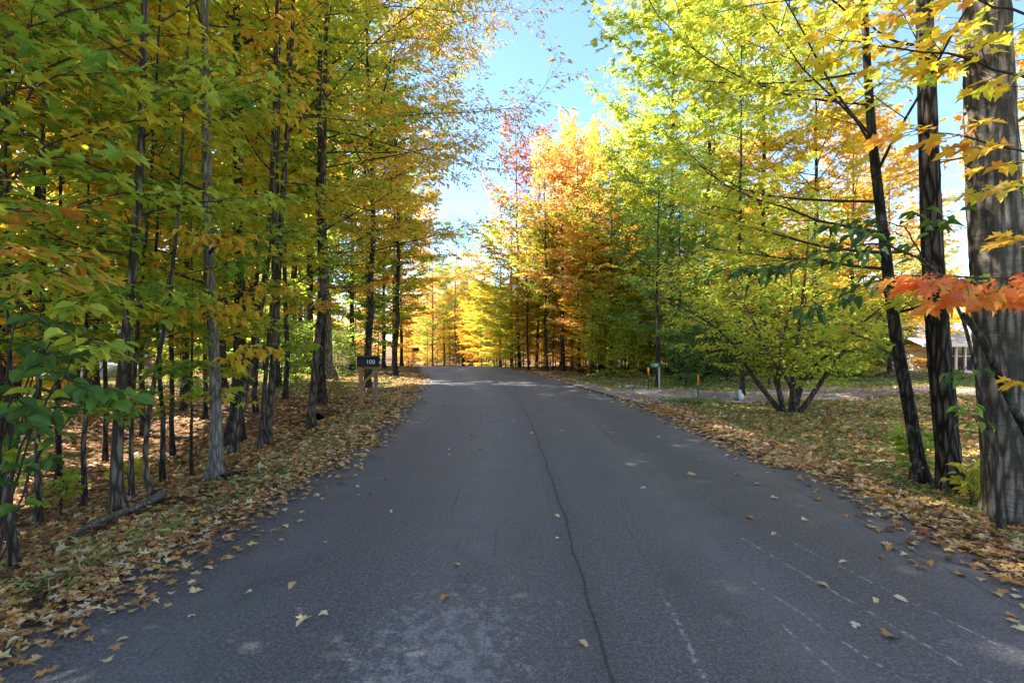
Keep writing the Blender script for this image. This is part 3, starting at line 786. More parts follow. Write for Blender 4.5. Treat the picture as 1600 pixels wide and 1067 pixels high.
hero_tree([(243, 768), (226, 725), (228, 660), (240, 580), (262, 470), (278, 330)], 5.25, 6.0, .03,
          "bent sapling whose foot curves up from the end of the driftwood log", 'green', 'grey', 44, nobj=150,
          t0=.38, nb=11, blen=1.2, elev=(0, 45), nsec=4, ntw=4, nleaf=6, leafT=T_MAPLE, lsize=.10, flat=.3)
hero_tree([(337, 733), (338, 660), (336, 560), (333, 500), (326, 400), (322, 200)], 5.94, 10.5, .078,
          "pale grey trunk with flared foot under drooping golden leaflets", 'gold', 'dry', 45, nobj=240, name='ash_tree',
          t0=.24, nb=24, blen=1.7, elev=(-5, 50), nsec=6, ntw=4, nleaf=7, leafT=T_OVATE, lsize=.10, sides=20, flare=1.5, flat=.45, droop=.7, compound=True)
hero_tree([(364, 690), (372, 630), (388, 560), (404, 470), (420, 380), (428, 200)], 7.6, 10, .07,
          "grey trunk leaning right behind the pale flared ash", 'lime', 'grey', 46, split=False,
          t0=.26, nb=20, blen=2.1, elev=(0, 50), nsec=5, ntw=4, nleaf=6, leafT=T_MAPLE_LO, lsize=.11, sides=12, flat=.3)
hero_tree([(368, 668), (376, 480), (372, 300), (370, 60)], 9.6, 13, .14,
          "black barked thick trunk between the pale ash and the paired stems", 'yellow', 'dark', 47, split=False,
          t0=.3, nb=26, blen=2.8, elev=(5, 55), nsec=6, ntw=4, nleaf=6, leafT=T_MAPLE_LO, lsize=.12, sides=12, flat=.35)
hero_tree([(406, 693), (412, 600), (424, 480), (432, 300), (436, 150)], 7.55, 9, .04,
          "thinner left stem of the pair standing left of the mailbox tree", 'lime', 'brown', 48, split=False,
          t0=.3, nb=14, blen=1.6, elev=(0, 50), nsec=5, ntw=4, nleaf=5, leafT=T_MAPLE_LO, lsize=.11, flat=.3)
hero_tree([(417, 686), (424, 590), (432, 480), (440, 300), (452, 150)], 7.9, 10.5, .065,
          "thicker right stem of the pair standing left of the mailbox tree", 'lime', 'brown', 49, split=False,
          t0=.28, nb=20, blen=2.2, elev=(0, 50), nsec=6, ntw=4, nleaf=6, leafT=T_MAPLE_LO, lsize=.11, sides=12, flat=.3)
hero_tree([(485, 658), (489, 590), (498, 490), (510, 400), (504, 300), (508, 150)], 9.6, 13.0, .075,
          "brown trunk standing by the dark culvert mouth left of the near mailbox", 'yellow', 'brown', 50,
          t0=.20, nb=26, blen=4.6, elev=(8, 45), lift=.15, azr=(.15, .9), nsec=7, ntw=5, nleaf=9, leafT=T_LANCE, lsize=.11, sides=14, flat=.4, droop=.3,
          tintmap=lambda P, rng: .25 * np.clip((P[:, 0] - 1.5) / 3, 0, 1) * (rng.random(len(P)) > .5))
hero_tree([(512, 592), (511, 520), (507, 430), (505, 300)], 20, 17, .24,
          "big old trunk with pale patches at the far side of the leafy driveway", 'green', 'silver', 51, split=False,
          t0=.25, nb=34, blen=4.6, elev=(0, 50), nsec=7, ntw=5, nleaf=8, leafT=T_STAR, lsize=.14, sides=24, flare=1.7)
hero_tree([(110, 600), (122, 480), (132, 350), (138, 150)], 12.5, 14, .17,
          "thick black trunk in the left wood in front of the brick house", 'lime', 'dark', 52, split=False,
          t0=.28, nb=28, blen=3.2, elev=(0, 55), nsec=6, ntw=4, nleaf=6, leafT=T_MAPLE_LO, lsize=.13, sides=12)
hero_tree([(18, 715), (26, 560), (48, 400), (66, 200)], 7.4, 9.5, .07,
          "dark trunk leaning right behind the round leaved green shrub", 'mixed', 'dark', 53, split=False,
          t0=.28, nb=20, blen=2.0, elev=(0, 50), nsec=5, ntw=4, nleaf=6, leafT=T_MAPLE_LO, lsize=.115, flat=.3)

def P(px, d, proto, pal, label, scale=1.0, bk='brown', name='maple_tree', cat='tree', group=None, sxy=None, tilt=(0, 0)):
    return plant(PR[proto], WX(px, d), d, label, pal, bk, scale, name=name, cat=cat, group=group, sxy=sxy, tilt=tilt)

# saplings among the roadside trunks
for px, d, pr, pal, sc_, lab in [
    (255, 6.3, 'young1', 'lime', 1.05, "slim lime sapling behind the bent sapling"),
    (300, 6.2, 'young3', 'lime', .95, "short forked sapling between the bent sapling and the pale ash"),
    (60, 5.4, 'young2', 'mixed', .9, "orange flecked maple sapling behind the leaning grey stem"),
    (130, 6.0, 'young1', 'green', 1.0, "green maple sapling left of the smooth grey brown trunk"),
    (90, 6.8, 'young2', 'mixed', 1.05, "taller red flecked sapling deeper in the left wood"),
    (15, 4.6, 'young1', 'green', .95, "leafy green sapling at the left edge of the wood"),
    (165, 8.4, 'young2', 'yellow', 1.1, "yellow sapling in the gap before the brick house"),
    (270, 8.8, 'slim2', 'lime', .8, "slim lime tree behind the roadside saplings"),
    (225, 10.5, 'slim1', 'yellow', .85, "slim yellow tree behind the smooth grey brown trunk"),
    (320, 11.5, 'slim2', 'yellow', .95, "slim yellow tree behind the pale flared ash"),
    (400, 12.0, 'slim1', 'lime', .9, "slim dark stemmed tree behind the paired stems"),
    (445, 13.5, 'slim3', 'green', .9, "green slim tree just past the paired stems"),
    (55, 11, 'slim1', 'mixed', .9, "slim tree with orange leaves at the left of the wood"),
    (-30, 8, 'near1', 'yellow', 1.0, "yellow maple cut by the left border of the picture"),
    (-70, 5.6, 'near1', 'lime', .85, "lime maple cut by the left border behind the leaning stem"),
    (150, 13, 'near2', 'lime', 1.0, "broad lime maple over the brick house"),
    (290, 13.5, 'near1', 'yellow', 1.1, "broad yellow maple behind the pale flared ash"),
    (200, 16, 'mid3', 'yellow', 1.1, "tall yellow maple right of the brick house")]:
    P(px, d, pr, pal, lab, sc_, 'dark' if d > 6 else 'brown')

# canopy trees of the left side, further along the road
for px, d, pr, pal, sc_, bk, lab in [
    (503, 12.6, 'ash1', 'yellow', 1.25, 'dark', "tall ash reaching over the road behind the culvert trunk"),
    (575, 16.5, 'ash1', 'mixed', 1.3, 'dark', "tall ash turning orange over the road behind the near mailbox"),
    (618, 22.0, 'ash1', 'mixed', 1.3, 'dark', "golden ash leaning over the road past the near mailbox"),
    (350, 15.5, 'near2', 'gold', 1.15, 'dark', "gold maple rising behind the pale ash"),
    (430, 17.0, 'tall2', 'yellow', .95, 'dark', "tall yellow maple at the leafy driveway's near corner"),
    (455, 24.0, 'tall1', 'green', 1.0, 'dark', "tall green maple beyond the leafy driveway, left of the big old trunk"),
    (550, 25.0, 'mid1', 'green', 1.2, 'dark', "layered green tree behind the near mailbox"),
    (575, 27.0, 'tall2', 'mixed', 1.0, 'dark', "tall maple turning orange above the near mailbox"),
    (600, 29.0, 'mid2', 'lime', 1.15, 'dark', "layered lime tree between the two mailboxes"),
    (616, 33.0, 'mid1', 'mixed', 1.25, 'dark', "orange topped tree left of the far mailbox"),
    (628, 38.0, 'mid2', 'gold', 1.3, 'dark', "golden tree leaning out over the far mailbox"),
    (480, 33.0, 'tall1', 'lime', 1.0, 'dark', "tall lime maple deep behind the big old trunk"),
    (580, 21.5, 'young2', 'lime', .9, 'dark', "low bright sapling right behind the near mailbox")]:
    P(px, d, pr, pal, lab, sc_, bk, sxy=1.25 if pr == 'ash1' else None)

# ------------------------------------------------------------------ right side behind the lawn
for px, d, pr, pal, sc_, bk, lab, nm in [
    (812, 31.0, 'thin', 'purple', 1.03, 'dark', "sparse purple crowned maple at the left end of the right-hand wood", 'maple_tree'),
    (838, 30.0, 'thin', 'purple', .93, 'dark', "thinner purple and orange maple beside the tall purple one", 'maple_tree'),
    (800, 34.0, 'mid2', 'lime', 1.1, 'dark', "bright lime tree at the outer corner of the bend", 'maple_tree'),
    (782, 38.0, 'mid1', 'yellow', .95, 'dark', "sunlit yellow tree overhanging the outer side of the bend", 'maple_tree'),
    (826, 28.5, 'thin', 'lime', .6, 'dark', "green slim tree at the foot of the purple maples", 'maple_tree'),
    (855, 27.5, 'thin', 'orange', .82, 'dark', "slim orange maple right of the purple maples", 'maple_tree'),
    (880, 27.0, 'mid3', 'orange', .95, 'dark', "broad orange maple in the middle of the right-hand wood", 'maple_tree'),
    (905, 26.0, 'thin', 'orange', .82, 'dark', "tall slim orange maple right of the broad orange one", 'maple_tree'),
    (925, 25.0, 'mid2', 'orange', .85, 'dark', "low layered orange maple over the dark thicket", 'maple_tree'),
    (940, 30.0, 'tall1', 'yellow', .75, 'dark', "yellow maple rising behind the orange maples", 'maple_tree'),
    (955, 24.0, 'mid1', 'mixed', .85, 'dark', "half orange tree left of the pale green ash", 'maple_tree'),
    (985, 28.0, 'tall2', 'lime', .85, 'dark', "tall lime tree behind the pale green ash", 'maple_tree'),
    (1050, 22.0, 'tall1', 'lime', .95, 'dark', "tall lime green tree above the number sign", 'maple_tree'),
    (1105, 20.5, 'tall2', 'lime', .92, 'dark', "tall dark trunked tree behind the dark yew bush", 'maple_tree'),
    (1190, 22.0, 'tall1', 'yellow', .9, 'dark', "tall yellow tree behind the many stemmed bush", 'maple_tree'),
    (1160, 14.8, 'ash1', 'lime', 1.02, 'dark', "large lime green elm spreading over the driveway", 'elm_tree'),
    (1275, 21.0, 'tall2', 'yellow', .85, 'dark', "broad yellow maple right of the many stemmed bush", 'maple_tree'),
    (1330, 24.0, 'mid3', 'gold', 1.0, 'dark', "gold maple at the back of the open lawn", 'maple_tree'),
    (1390, 26.0, 'mid1', 'orange', 1.0, 'dark', "orange maple at the back left of the white house", 'maple_tree'),
    (1440, 54.0, 'tall1', 'yellow', 1.0, 'dark', "tall yellow maple behind the white house", 'maple_tree'),
    (1620, 24.0, 'tall2', 'yellow', .8, 'dark', "yellow maple at the right end of the white house", 'maple_tree'),
    (1300, 13.0, 'near2', 'yellow', .9, 'dark', "yellow maple on the lawn between the bush and the leaning maple", 'maple_tree'),
    (1700, 8.0, 'near2', 'gold', 1.0, 'dark', "gold maple cut by the right border of the picture", 'maple_tree')]:
    if lab.startswith("yellow maple on the lawn"): continue
    P(px, d, pr, pal, lab, sc_, bk, name=nm)
P(1027, 17.6, 'ash2', 'pale', "pale green ash with leaning stems behind the number sign", .92, 'dark', 'ash_tree')
P(1062, 19.5, 'ash2', 'pale', "second pale green ash behind the leafy shrub", .95, 'dark', 'ash_tree')
P(712, 58, 'ash1', 'pale', "tall hazy pale green tree beyond the bend", 1.3, 'grey', 'ash_tree')
P(724, 70, 'spruce', 'needle', "dark spruce behind the tall hazy pale green tree", .62, 'dark', 'spruce_tree', sxy=1.5)
P(694, 66, 'mid1', 'orange', "orange maple left of the tall pale tree beyond the bend", 1.15, 'grey')
P(742, 62, 'mid2', 'gold', "tall golden maple right of the tall pale tree beyond the bend", 1.3, 'grey')
P(676, 56, 'mid1', 'mixed', "orange and green maple just past the far mailbox", 1.1, 'grey')
P(722, 74, 'mid3', 'yellow', "tall yellow maple in the middle of the far gap", 1.2, 'grey')
for px, d, s_, pal, lab in [(772, 41, .8, 'lime', 'low lime tree at the outer side of the bend'), (790, 36.5, .7, 'yellow', 'low yellow tree at the outer side of the bend'), (752, 48, .9, 'yellow', 'sunlit yellow tree where the road vanishes'), (760, 56, 1.0, 'lime', 'larger lime tree behind the place where the road vanishes'), (738, 60, .9, 'gold', 'golden tree low in the gap of the road'), (800, 33.5, .6, 'lime', 'small lime tree left of the purple maples')]:
    P(px, d, 'under1', pal, lab, s_, 'grey')

# the trees massed at the edge of the right-hand wood: slim dark stems
rw = random.Random(8)
EDGE = "slim dark stems along the edge of the right-hand wood"
for k in range(26):
    px = 812 + k * 8.4 + rw.uniform(-3, 3); d = 29.5 - (px - 812) * .032 + rw.uniform(0, 3.2)
    pal = rw.choice(['lime', 'orange', 'lime', 'orange', 'yellow', 'gold', 'lime'])
    P(px, d, rw.choice(['slim1', 'slim2', 'slim3', 'young2']), pal, "slim dark stem in the packed row at the edge of the right-hand wood", rw.uniform(.55, .8), 'dark', group=EDGE, name='slim_tree')

for k, (px, d, s_, pal) in enumerate([(806, 31, .75, 'lime'), (850, 29.5, .8, 'orange'), (893, 28, .6, 'orange'), (912, 25.6, .55, 'gold'), (935, 25.4, .7, 'lime'), (958, 24.2, .5, 'lime'), (1000, 23.5, .6, 'lime'), (1040, 24, .8, 'green'), (1085, 22.5, .7, 'lime')]):
    P(px, d, 'under1' if k % 2 else 'under2', pal, "low branched understory tree at the edge of the right-hand wood", s_, 'dark', group="low branched understory trees at the edge of the right-hand wood", name='wood_tree')
# woods further back on both sides
WOOD_L = "trees of the left wood"; WOOD_R = "trees of the right wood"; WOOD_B = "trees beyond the bend"
placed = []
def far_ok(x, y, r):
    for a, b in placed:
        if (a - x) ** 2 + (b - y) ** 2 < r * r: return False
    placed.append((x, y)); return True
n = 0
while n < 46:
    d = rw.uniform(10, 62); px = rw.uniform(-250, 640 - 0 * d)
    x = WX(px, d)
    if x > eL(d) - 4.5 or (18 < d < 23.5) or not far_ok(x, d, 2.3): continue
    if 60 < px < 235 and d < 27 and d > 18: continue
    if d > 44 and x > eL(d) - 8: continue
    pal = rw.choice(['lime', 'yellow', 'green', 'yellow', 'gold', 'lime', 'yellow'])
    pr = rw.choice(['mid1', 'mid2', 'mid3', 'tall1', 'tall2', 'slim1', 'slim3', 'mid2'])
    P(px, d, pr, pal, "tree standing deep in the left wood", rw.uniform(.8, 1.15), 'dark', group=WOOD_L, name='wood_tree'); n += 1
n = 0
while n < 58:
    d = rw.uniform(23, 60); px = rw.uniform(850, 1800); x = WX(px, d)
    if x < eR(d) + 5 or not far_ok(x, d, 2.4): continue
    if 1400 < px < 1640 and d < 46: continue
    pal = rw.choice(['lime', 'yellow', 'gold', 'yellow', 'orange', 'yellow'])
    pr = rw.choice(['mid1', 'mid2', 'mid3', 'tall1', 'tall2', 'slim1', 'slim3', 'mid2'])
    P(px, d, pr, pal, "tree standing deep in the right wood", rw.uniform(.75, 1.0), 'dark', group=WOOD_R, name='wood_tree'); n += 1
for k in range(20):
    px = 636 + k * 8.4 + rw.uniform(-4, 4); d = rw.uniform(60, 92); x = WX(px, d)
    if eL(d) - 3 < x < eR(d) + 3 and d < 70: d += 22; x = WX(px, d)
    placed.append((x, d))
    plant(PR[['under1', 'mid1', 'under2', 'mid2'][k % 4]], x, d, "tall sunlit tree filling the gap beyond the bend", ['gold', 'orange', 'yellow', 'lime', 'orange', 'gold', 'lime'][k % 7], 'grey', (1.35 if k % 2 == 0 else 1.1) * rw.uniform(.85, 1.15), group=WOOD_B, name='wood_tree')
n = 0
while n < 90:
    d = rw.uniform(64, 125); x = rw.uniform(-40, 26)
    if (x > eL(d) - 3 and x < eR(d) + 3 and d < 90) or not far_ok(x, d, 2.0): continue
    pal = rw.choice(['orange', 'gold', 'yellow', 'gold', 'orange', 'yellow', 'lime'])
    pr = rw.choice(['mid1', 'mid2', 'under1', 'under2', 'under1', 'tall1'])
    t = plant(PR[pr], x, d, "sunlit tree beyond the bend of the road", pal, 'grey', rw.uniform(.75, 1.05), group=WOOD_B, name='wood_tree'); n += 1

# understory trees, branched almost to the ground
US_L = "low branched understory trees in the left wood"; US_R = "low branched understory trees in the right wood"
n = 0
while n < 32:
    d = rw.uniform(13, 50); px = rw.uniform(-200, 650); x = WX(px, d)
    if x > eL(d) - 3.6 or (17.5 < d < 22.5) or not far_ok(x, d, 2.0): continue
    if 60 < px < 235 and 16 < d < 27: continue
    P(px, d, rw.choice(['under1', 'under2']), rw.choice(['lime', 'yellow', 'lime', 'green', 'yellow', 'gold']), "low branched understory tree in the left wood", rw.uniform(.7, 1.1), 'dark', group=US_L, name='wood_tree'); n += 1
n = 0
while n < 40:
    d = rw.uniform(23.5, 50); px = rw.uniform(860, 1800); x = WX(px, d)
    if x < eR(d) + 4 or not far_ok(x, d, 2.0): continue
    if 1390 < px < 1640 and d < 40: continue
    P(px, d, rw.choice(['under1', 'under2']), rw.choice(['lime', 'yellow', 'gold', 'green', 'yellow', 'orange']), "low branched understory tree in the right wood", rw.uniform(.7, 1.05), 'dark', group=US_R, name='wood_tree'); n += 1

# ------------------------------------------------------------------ shrubs
bush = [(1072, 18.2, 'bush1', 'pale', 1.0, "leafy pale green shrub right of the number sign post"),
        (1095, 19.0, 'bush2', 'pale', 1.0, "low pale shrub beside the dark yew"),
        (1310, 19.5, 'bush1', 'lime', 1.05, "rounded lime shrub at the far side of the lawn"),
        (1280, 20.2, 'bush2', 'green', 1.3, "dark green shrub left of the rounded lime shrub"),
        (1345, 22, 'bush1', 'lime', 1.0, "yellow green shrub at the corner of the open lawn"),
        (462, 19.0, 'bush2', 'green', 1.0, "ferny green shrub left of the big old trunk"),
        (440, 18.3, 'bush2', 'pale', 1.1, "low green shrub at the near end of the leafy driveway"),
        (535, 22.0, 'bush2', 'pale', .9, "small green shrub right of the big old trunk")]
for px, d, pr, pal, s_, lab in bush:
    P(px, d, pr, pal, lab, s_, 'dark', name='shrub', cat='shrub')
P(1135, 19.2, 'yew', 'needle', "dark green spreading yew bush behind the grey stone", 1.05, 'dark', name='yew_bush', cat='bush')
P(1105, 20.0, 'yew', 'needle', "smaller dark yew left of the spreading one", .8, 'dark', name='yew_bush', cat='bush')
UND = "undergrowth shrubs along the back of the lawn"
for k in range(26):
    px = 940 + k * 21 + rw.uniform(-8, 8); d = rw.uniform(21.5, 24.5)
    if 1390 < px < 1640: continue
    P(px, d, rw.choice(['bush1', 'bush2', 'young3']), rw.choice(['green', 'lime', 'deep', 'deep']), "undergrowth shrub under the trees behind the lawn", rw.uniform(.8, 1.3), 'dark', name='shrub', cat='shrub', group=UND)
UL = "undergrowth shrubs in the left wood"
for k in range(26):
    px = rw.uniform(-150, 640); d = rw.uniform(17, 42)
    x = WX(px, d)
    if x > eL(d) - 2.2 or 17.5 < d < 22.5 and px > 330: continue
    P(px, d, rw.choice(['bush1', 'bush2', 'young3', 'young1']), rw.choice(['green', 'lime', 'yellow', 'lime']), "undergrowth shrub low in the left wood", rw.uniform(.8, 1.3), 'dark', name='shrub', cat='shrub', group=UL)

# many-stemmed bush on the lawn
t = thing('witch_hazel', "many stemmed spreading bush standing on the leaf strewn lawn", 'bush', (WX(1235, 11.4), 11.4, G(WX(1235, 11.4), 11.4) - .03))
rg = np.random.default_rng(77)
LPs = []
for k in range(9):
    a = k * 2 * PI / 9 + rg.uniform(-.2, .2); ee = R(rg.uniform(67, 86)) if k not in (4,) else R(58)
    base = np.array([math.cos(a) * .16, math.sin(a) * .12, 0])
    d0 = np.array([math.cos(a) * math.cos(ee), math.sin(a) * math.cos(ee), math.sin(ee)])
    pts = curve(base, d0, rg.uniform(3.2, 4.3), 14, rg, .13, -.15)
    g = grow(seed=200 + k, trunk=pts, r0=.062 * rg.uniform(.6, 1.1), t0=.26, nb=18, blen=1.2, elev=(-5, 45), nsec=5, ntw=3, nleaf=7, leafT=T_OVATE, lsize=.085, flare=1.0, trunk_rings=16, sides=8, flat=.5)
    ml = joined([g['trunk']] + g['limbs']); ml.obj("stem", BK['brown'], t, True)
    link("leaves", g['crown'], t, LM['lime'])

# unseen trees added just outside the picture on the left to shade the road
for x, y, pr, pal, s_ in [(-4.6, 1.6, 'near2', 'lime', 1.1), (-6.5, 3.6, 'mid3', 'yellow', 1.1), (-8.5, 1.0, 'tall2', 'yellow', 1.0), (-9.5, 5.5, 'mid1', 'lime', 1.2),
                          (-12, 9, 'tall1', 'yellow', 1.0), (-13, 4, 'tall2', 'lime', 1.0), (-7.5, 7.5, 'mid2', 'yellow', 1.0),
                          (-5.2, .3, 'mid2', 'lime', 1.0), (-7, .5, 'under1', 'lime', 1.3)]:
    plant(PR[pr], x, y, "shade tree added just outside the picture on the left", pal, 'dark', s_, group=WOOD_L, name='wood_tree')
for x, y, pr, pal, s_ in [(6.5, 1.5, 'near2', 'gold', 1.1), (13, 5, 'tall2', 'yellow', .9), (15, 9, 'tall1', 'lime', .9), (9, -3, 'tall2', 'yellow', .9)]:
    plant(PR[pr], x, y, "tree of the right verge just outside the picture", pal, 'dark', s_, group=WOOD_R, name='wood_tree')

# far woodland that reads as one mass
rf = np.random.default_rng(99); Vs = []; Fs = []; Ts = []; off = 0
def far_band(n, xr, yr_, hr, base_t):
    global off
    for _ in range(n):
        x = rf.uniform(*xr); y = rf.uniform(*yr_); h = rf.uniform(*hr); k = 450
        cr_ = h * .24
        u = rf.normal(0, 1, (k, 3)); u = nrmz(u) * rf.uniform(.35, 1, (k, 1)) ** .5
        Pn = u * [cr_, cr_, h * .46] + [x, y, G(x, y) + h * .52]
        Dn = rf.normal(0, 1, (k, 3)); Dn[:, 2] *= .3
        Nn = nrmz(np.array([0, 0, 1.]) + rf.normal(0, .5, (k, 3)))
        V_, F_ = stamp(T_LANCE, Pn, Dn, Nn, rf.uniform(.35, .75, k))
        Vs.append(V_); Fs.append(F_ + off); off += len(V_)
        Ts.append(np.repeat(np.clip(base_t + rf.normal(0, .1) + rf.normal(0, .12, k), 0, 1), len(T_LANCE[1])))
far_band(70, (-75, -38), (20, 90), (9, 14), .45)
far_band(60, (-60, 40), (128, 150), (10, 15), .6)
far_band(70, (32, 80), (42, 95), (8, 12), .5)
far_band(40, (0, 45), (62, 80), (8, 11), .5)
tag(link("far_woodland", np_mesh("far_woodland", np.concatenate(Vs), np.concatenate(Fs), np.concatenate(Ts), smooth=False), None, LM['yellow']), kind='stuff',
    label="distant yellow and green woodland closing every gap between the trees")

# ------------------------------------------------------------------ sprays of large leaves, each leaf a part
rs = np.random.default_rng(21)
def spray(t, pts, r, T, key, lsize, pal, nside=6, slen=.35, nl=5, ks=(1, 2, 3), droop=.25, flat=.25, tip=True, barkm='twig'):
    """a branch through world points pts (made relative to thing t) with side twigs and one object per leaf"""
    o0 = np.array(t.location); pts = np.array(pts, float) - o0
    mb = MB()
    f = np.linspace(0, len(pts) - 1, 14); k = np.arange(len(pts)); bp = np.stack([np.interp(f, k, pts[:, a]) for a in range(3)], -1)
    bp[1:-1] += rs.normal(0, .008, bp[1:-1].shape)
    mb.tube(bp, r * np.linspace(1, .3, len(bp)), 6, False)
    segs = []
    for q in range(nside):
        u = .18 + .8 * (q + rs.uniform(0, .6)) / nside; p, d = along(bp, min(.97, u)); sg = 1 if q % 2 else -1
        d2 = rot_z(d, sg * R(rs.uniform(30, 65))); d2[2] = d2[2] * .5 + rs.normal(-.05, .1)
        s2 = curve(p, d2, slen * rs.uniform(.6, 1.2) * (1.15 - .5 * u), 4, rs, .12, -droop * .3)
        mb.tube(s2, max(.0025, r * .35) * np.linspace(1, .4, 5), 4, False); segs.append(s2)
    segs.append(bp[6:])
    for s2 in segs:
        for q in range(nl):
            u = .2 + .8 * (q + rs.uniform(.1, .9)) / nl; p, d = along(s2, min(.99, u)); sg = 1 if q % 2 else -1
            a = sg * rs.uniform(.4, 1.2) if u < .9 else rs.uniform(-.2, .2)
            dl = rot_z(d, a); dl[2] = dl[2] * .4 - droop * rs.uniform(.2, 1.6); dl = nrmz(dl)
            n_ = nrmz(np.array([0, 0, 1.]) + rs.normal(0, flat, 3))
            pp = p + dl * lsize * rs.uniform(.15, .4)
            mb.tube(np.array([p, pp]), [.0015, .001], 3, False)
            put_leaf(T, key, int(rs.choice(ks)), pp, dl, n_, lsize * rs.uniform(.75, 1.2), LM[pal], t)
    mb.obj("branch", BK[barkm], t, True)
def WP(px, py, d): return (WX(px, d), d, WZ(py, d))

# red maple sapling reaching in from the right border
t = thing('maple_sapling', "red and orange maple sapling whose branch reaches across the thickest grey trunk", 'sapling', (3.95, 3.1, G(3.95, 3.1) - .03))
mbs = MB(); mbs.tube([(0, 0, 0), (.03, 0, .8), (-.02, .05, 1.7), (.03, .02, 2.6), (.0, 0, 3.6)], [.022, .02, .017, .012, .006], 8, False); mbs.obj("trunk", BK['grey'], t, True)
TR = lambda z: (3.95, 3.12, z)
spray(t, [TR(1.55), WP(1640, 440, 3.05), WP(1540, 436, 2.95), WP(1470, 430, 2.85), WP(1440, 436, 2.8)], .009, T_MAPLE, 'maple', .10, 'red', 9, .34, 6, (1, 2, 2, 3, 0), .7, .7)
spray(t, [TR(1.50), WP(1640, 470, 2.95), WP(1560, 462, 2.9), WP(1490, 460, 2.85)], .007, T_MAPLE, 'maple', .11, 'red', 7, .28, 5, (0, 1, 1, 2), .6, .7)
spray(t, [TR(1.9), WP(1660, 380, 3.2), WP(1600, 370, 3.2), WP(1575, 366, 3.2)], .006, T_MAPLE, 'maple', .11, 'gold', 4, .14, 3, (2, 3), .15, .25)
spray(t, [TR(1.15), WP(1670, 600, 3.0), WP(1610, 596, 3.0), WP(1580, 592, 3.0)], .005, T_MAPLE, 'maple', .11, 'gold', 2, .10, 3, (1, 2), .2, .25)
spray(t, [TR(2.3), WP(1640, 250, 3.3), WP(1520, 215, 3.4), WP(1400, 200, 3.5)], .010, T_MAPLE, 'maple', .115, 'gold', 9, .4, 5, (1, 2, 3, 4), .15, .25)
spray(t, [TR(2.7), WP(1620, 130, 3.4), WP(1500, 90, 3.5), WP(1370, 70, 3.6), WP(1290, 60, 3.7)], .011, T_MAPLE, 'maple', .115, 'yellow', 11, .45, 5, (1, 2, 3), .15, .25)
spray(t, [TR(3.1), WP(1600, 20, 3.3), WP(1480, -10, 3.4), WP(1330, 0, 3.6)], .010, T_MAPLE, 'maple', .115, 'gold', 9, .45, 5, (0, 1, 2, 4), .15, .25)
spray(t, [TR(2.2), WP(1660, 300, 3.3), WP(1590, 290, 3.3), WP(1540, 296, 3.3)], .008, T_MAPLE, 'maple', .11, 'orange', 5, .25, 4, (0, 1, 2), .15, .25)

# dark-leaved viburnum sapling beside the thick trunk
bx = WX(1562, 4.15)
t = thing('viburnum_sapling', "crooked sapling with dark oval leaves leaning left from the foot of the thickest trunk", 'sapling', (bx, 4.15, G(bx, 4.15) - .03))
o0 = np.array(t.location)
st = np.array([tuple(o0), WP(1561, 770, 4.15), WP(1555, 700, 4.15), WP(1545, 672, 4.15), WP(1535, 640, 4.12), WP(1524, 570, 4.1), WP(1505, 500, 4.05), WP(1478, 440, 4.0), WP(1440, 405, 3.95)]) - o0
MB().tube(st, np.linspace(.020, .010, len(st)), 8, False).obj("trunk", BK['grey'], t, True)
spray(t, [WP(1440, 405, 3.95), WP(1380, 378, 3.9), WP(1300, 392, 3.9), WP(1220, 412, 3.95), WP(1160, 420, 4.0)], .009, T_OVATE, 'ovate', .105, 'deep', 13, .42, 5, (0, 1, 2, 3, 4), .5, .35)
spray(t, [WP(1478, 440, 4.0), WP(1430, 430, 3.9), WP(1370, 440, 3.85), WP(1300, 470, 3.9), WP(1250, 480, 3.95)], .007, T_OVATE, 'ovate', .10, 'deep', 10, .35, 4, (1, 2, 3, 4), .6, .35)
spray(t, [WP(1440, 405, 3.95), WP(1420, 360, 3.9), WP(1375, 340, 3.85), WP(1320, 345, 3.85)], .007, T_OVATE, 'ovate', .105, 'deep', 7, .35, 4, (0, 1, 2), .4, .35)
spray(t, [WP(1478, 440, 4.0), WP(1450, 400, 4.1), WP(1460, 350, 4.1), WP(1490, 330, 4.0)], .006, T_OVATE, 'ovate', .12, 'deep', 5, .25, 4, (1, 2, 4), .3, .35)
spray(t, [WP(1530, 600, 4.1), WP(1515, 570, 4.0), WP(1500, 580, 3.95)], .004, T_OVATE, 'ovate', .09, 'deep', 3, .12, 3, (2, 3, 4), .6, .4)
spray(t, [WP(1545, 672, 4.15), WP(1520, 650, 4.05), WP(1505, 625, 4.0)], .004, T_OVATE, 'ovate', .09, 'deep', 4, .14, 3, (3, 4, 5), .6, .4)
# dark dead limb crossing in front of the thickest trunk
t = thing('dead_branch', "dark dead branch slanting up left across the thickest grey trunk", 'branch', WP(1612, 690, 4.05))
o0 = np.array(t.location)
MB().tube(np.array([WP(1612, 690, 4.05), WP(1585, 640, 4.0), WP(1562, 590, 3.97), WP(1535, 530, 3.95), WP(1505, 490, 3.92)]) - o0, [.03, .028, .026, .024, .022], 10, True, .08, rs).obj("stem", BK['dark'], t, True)

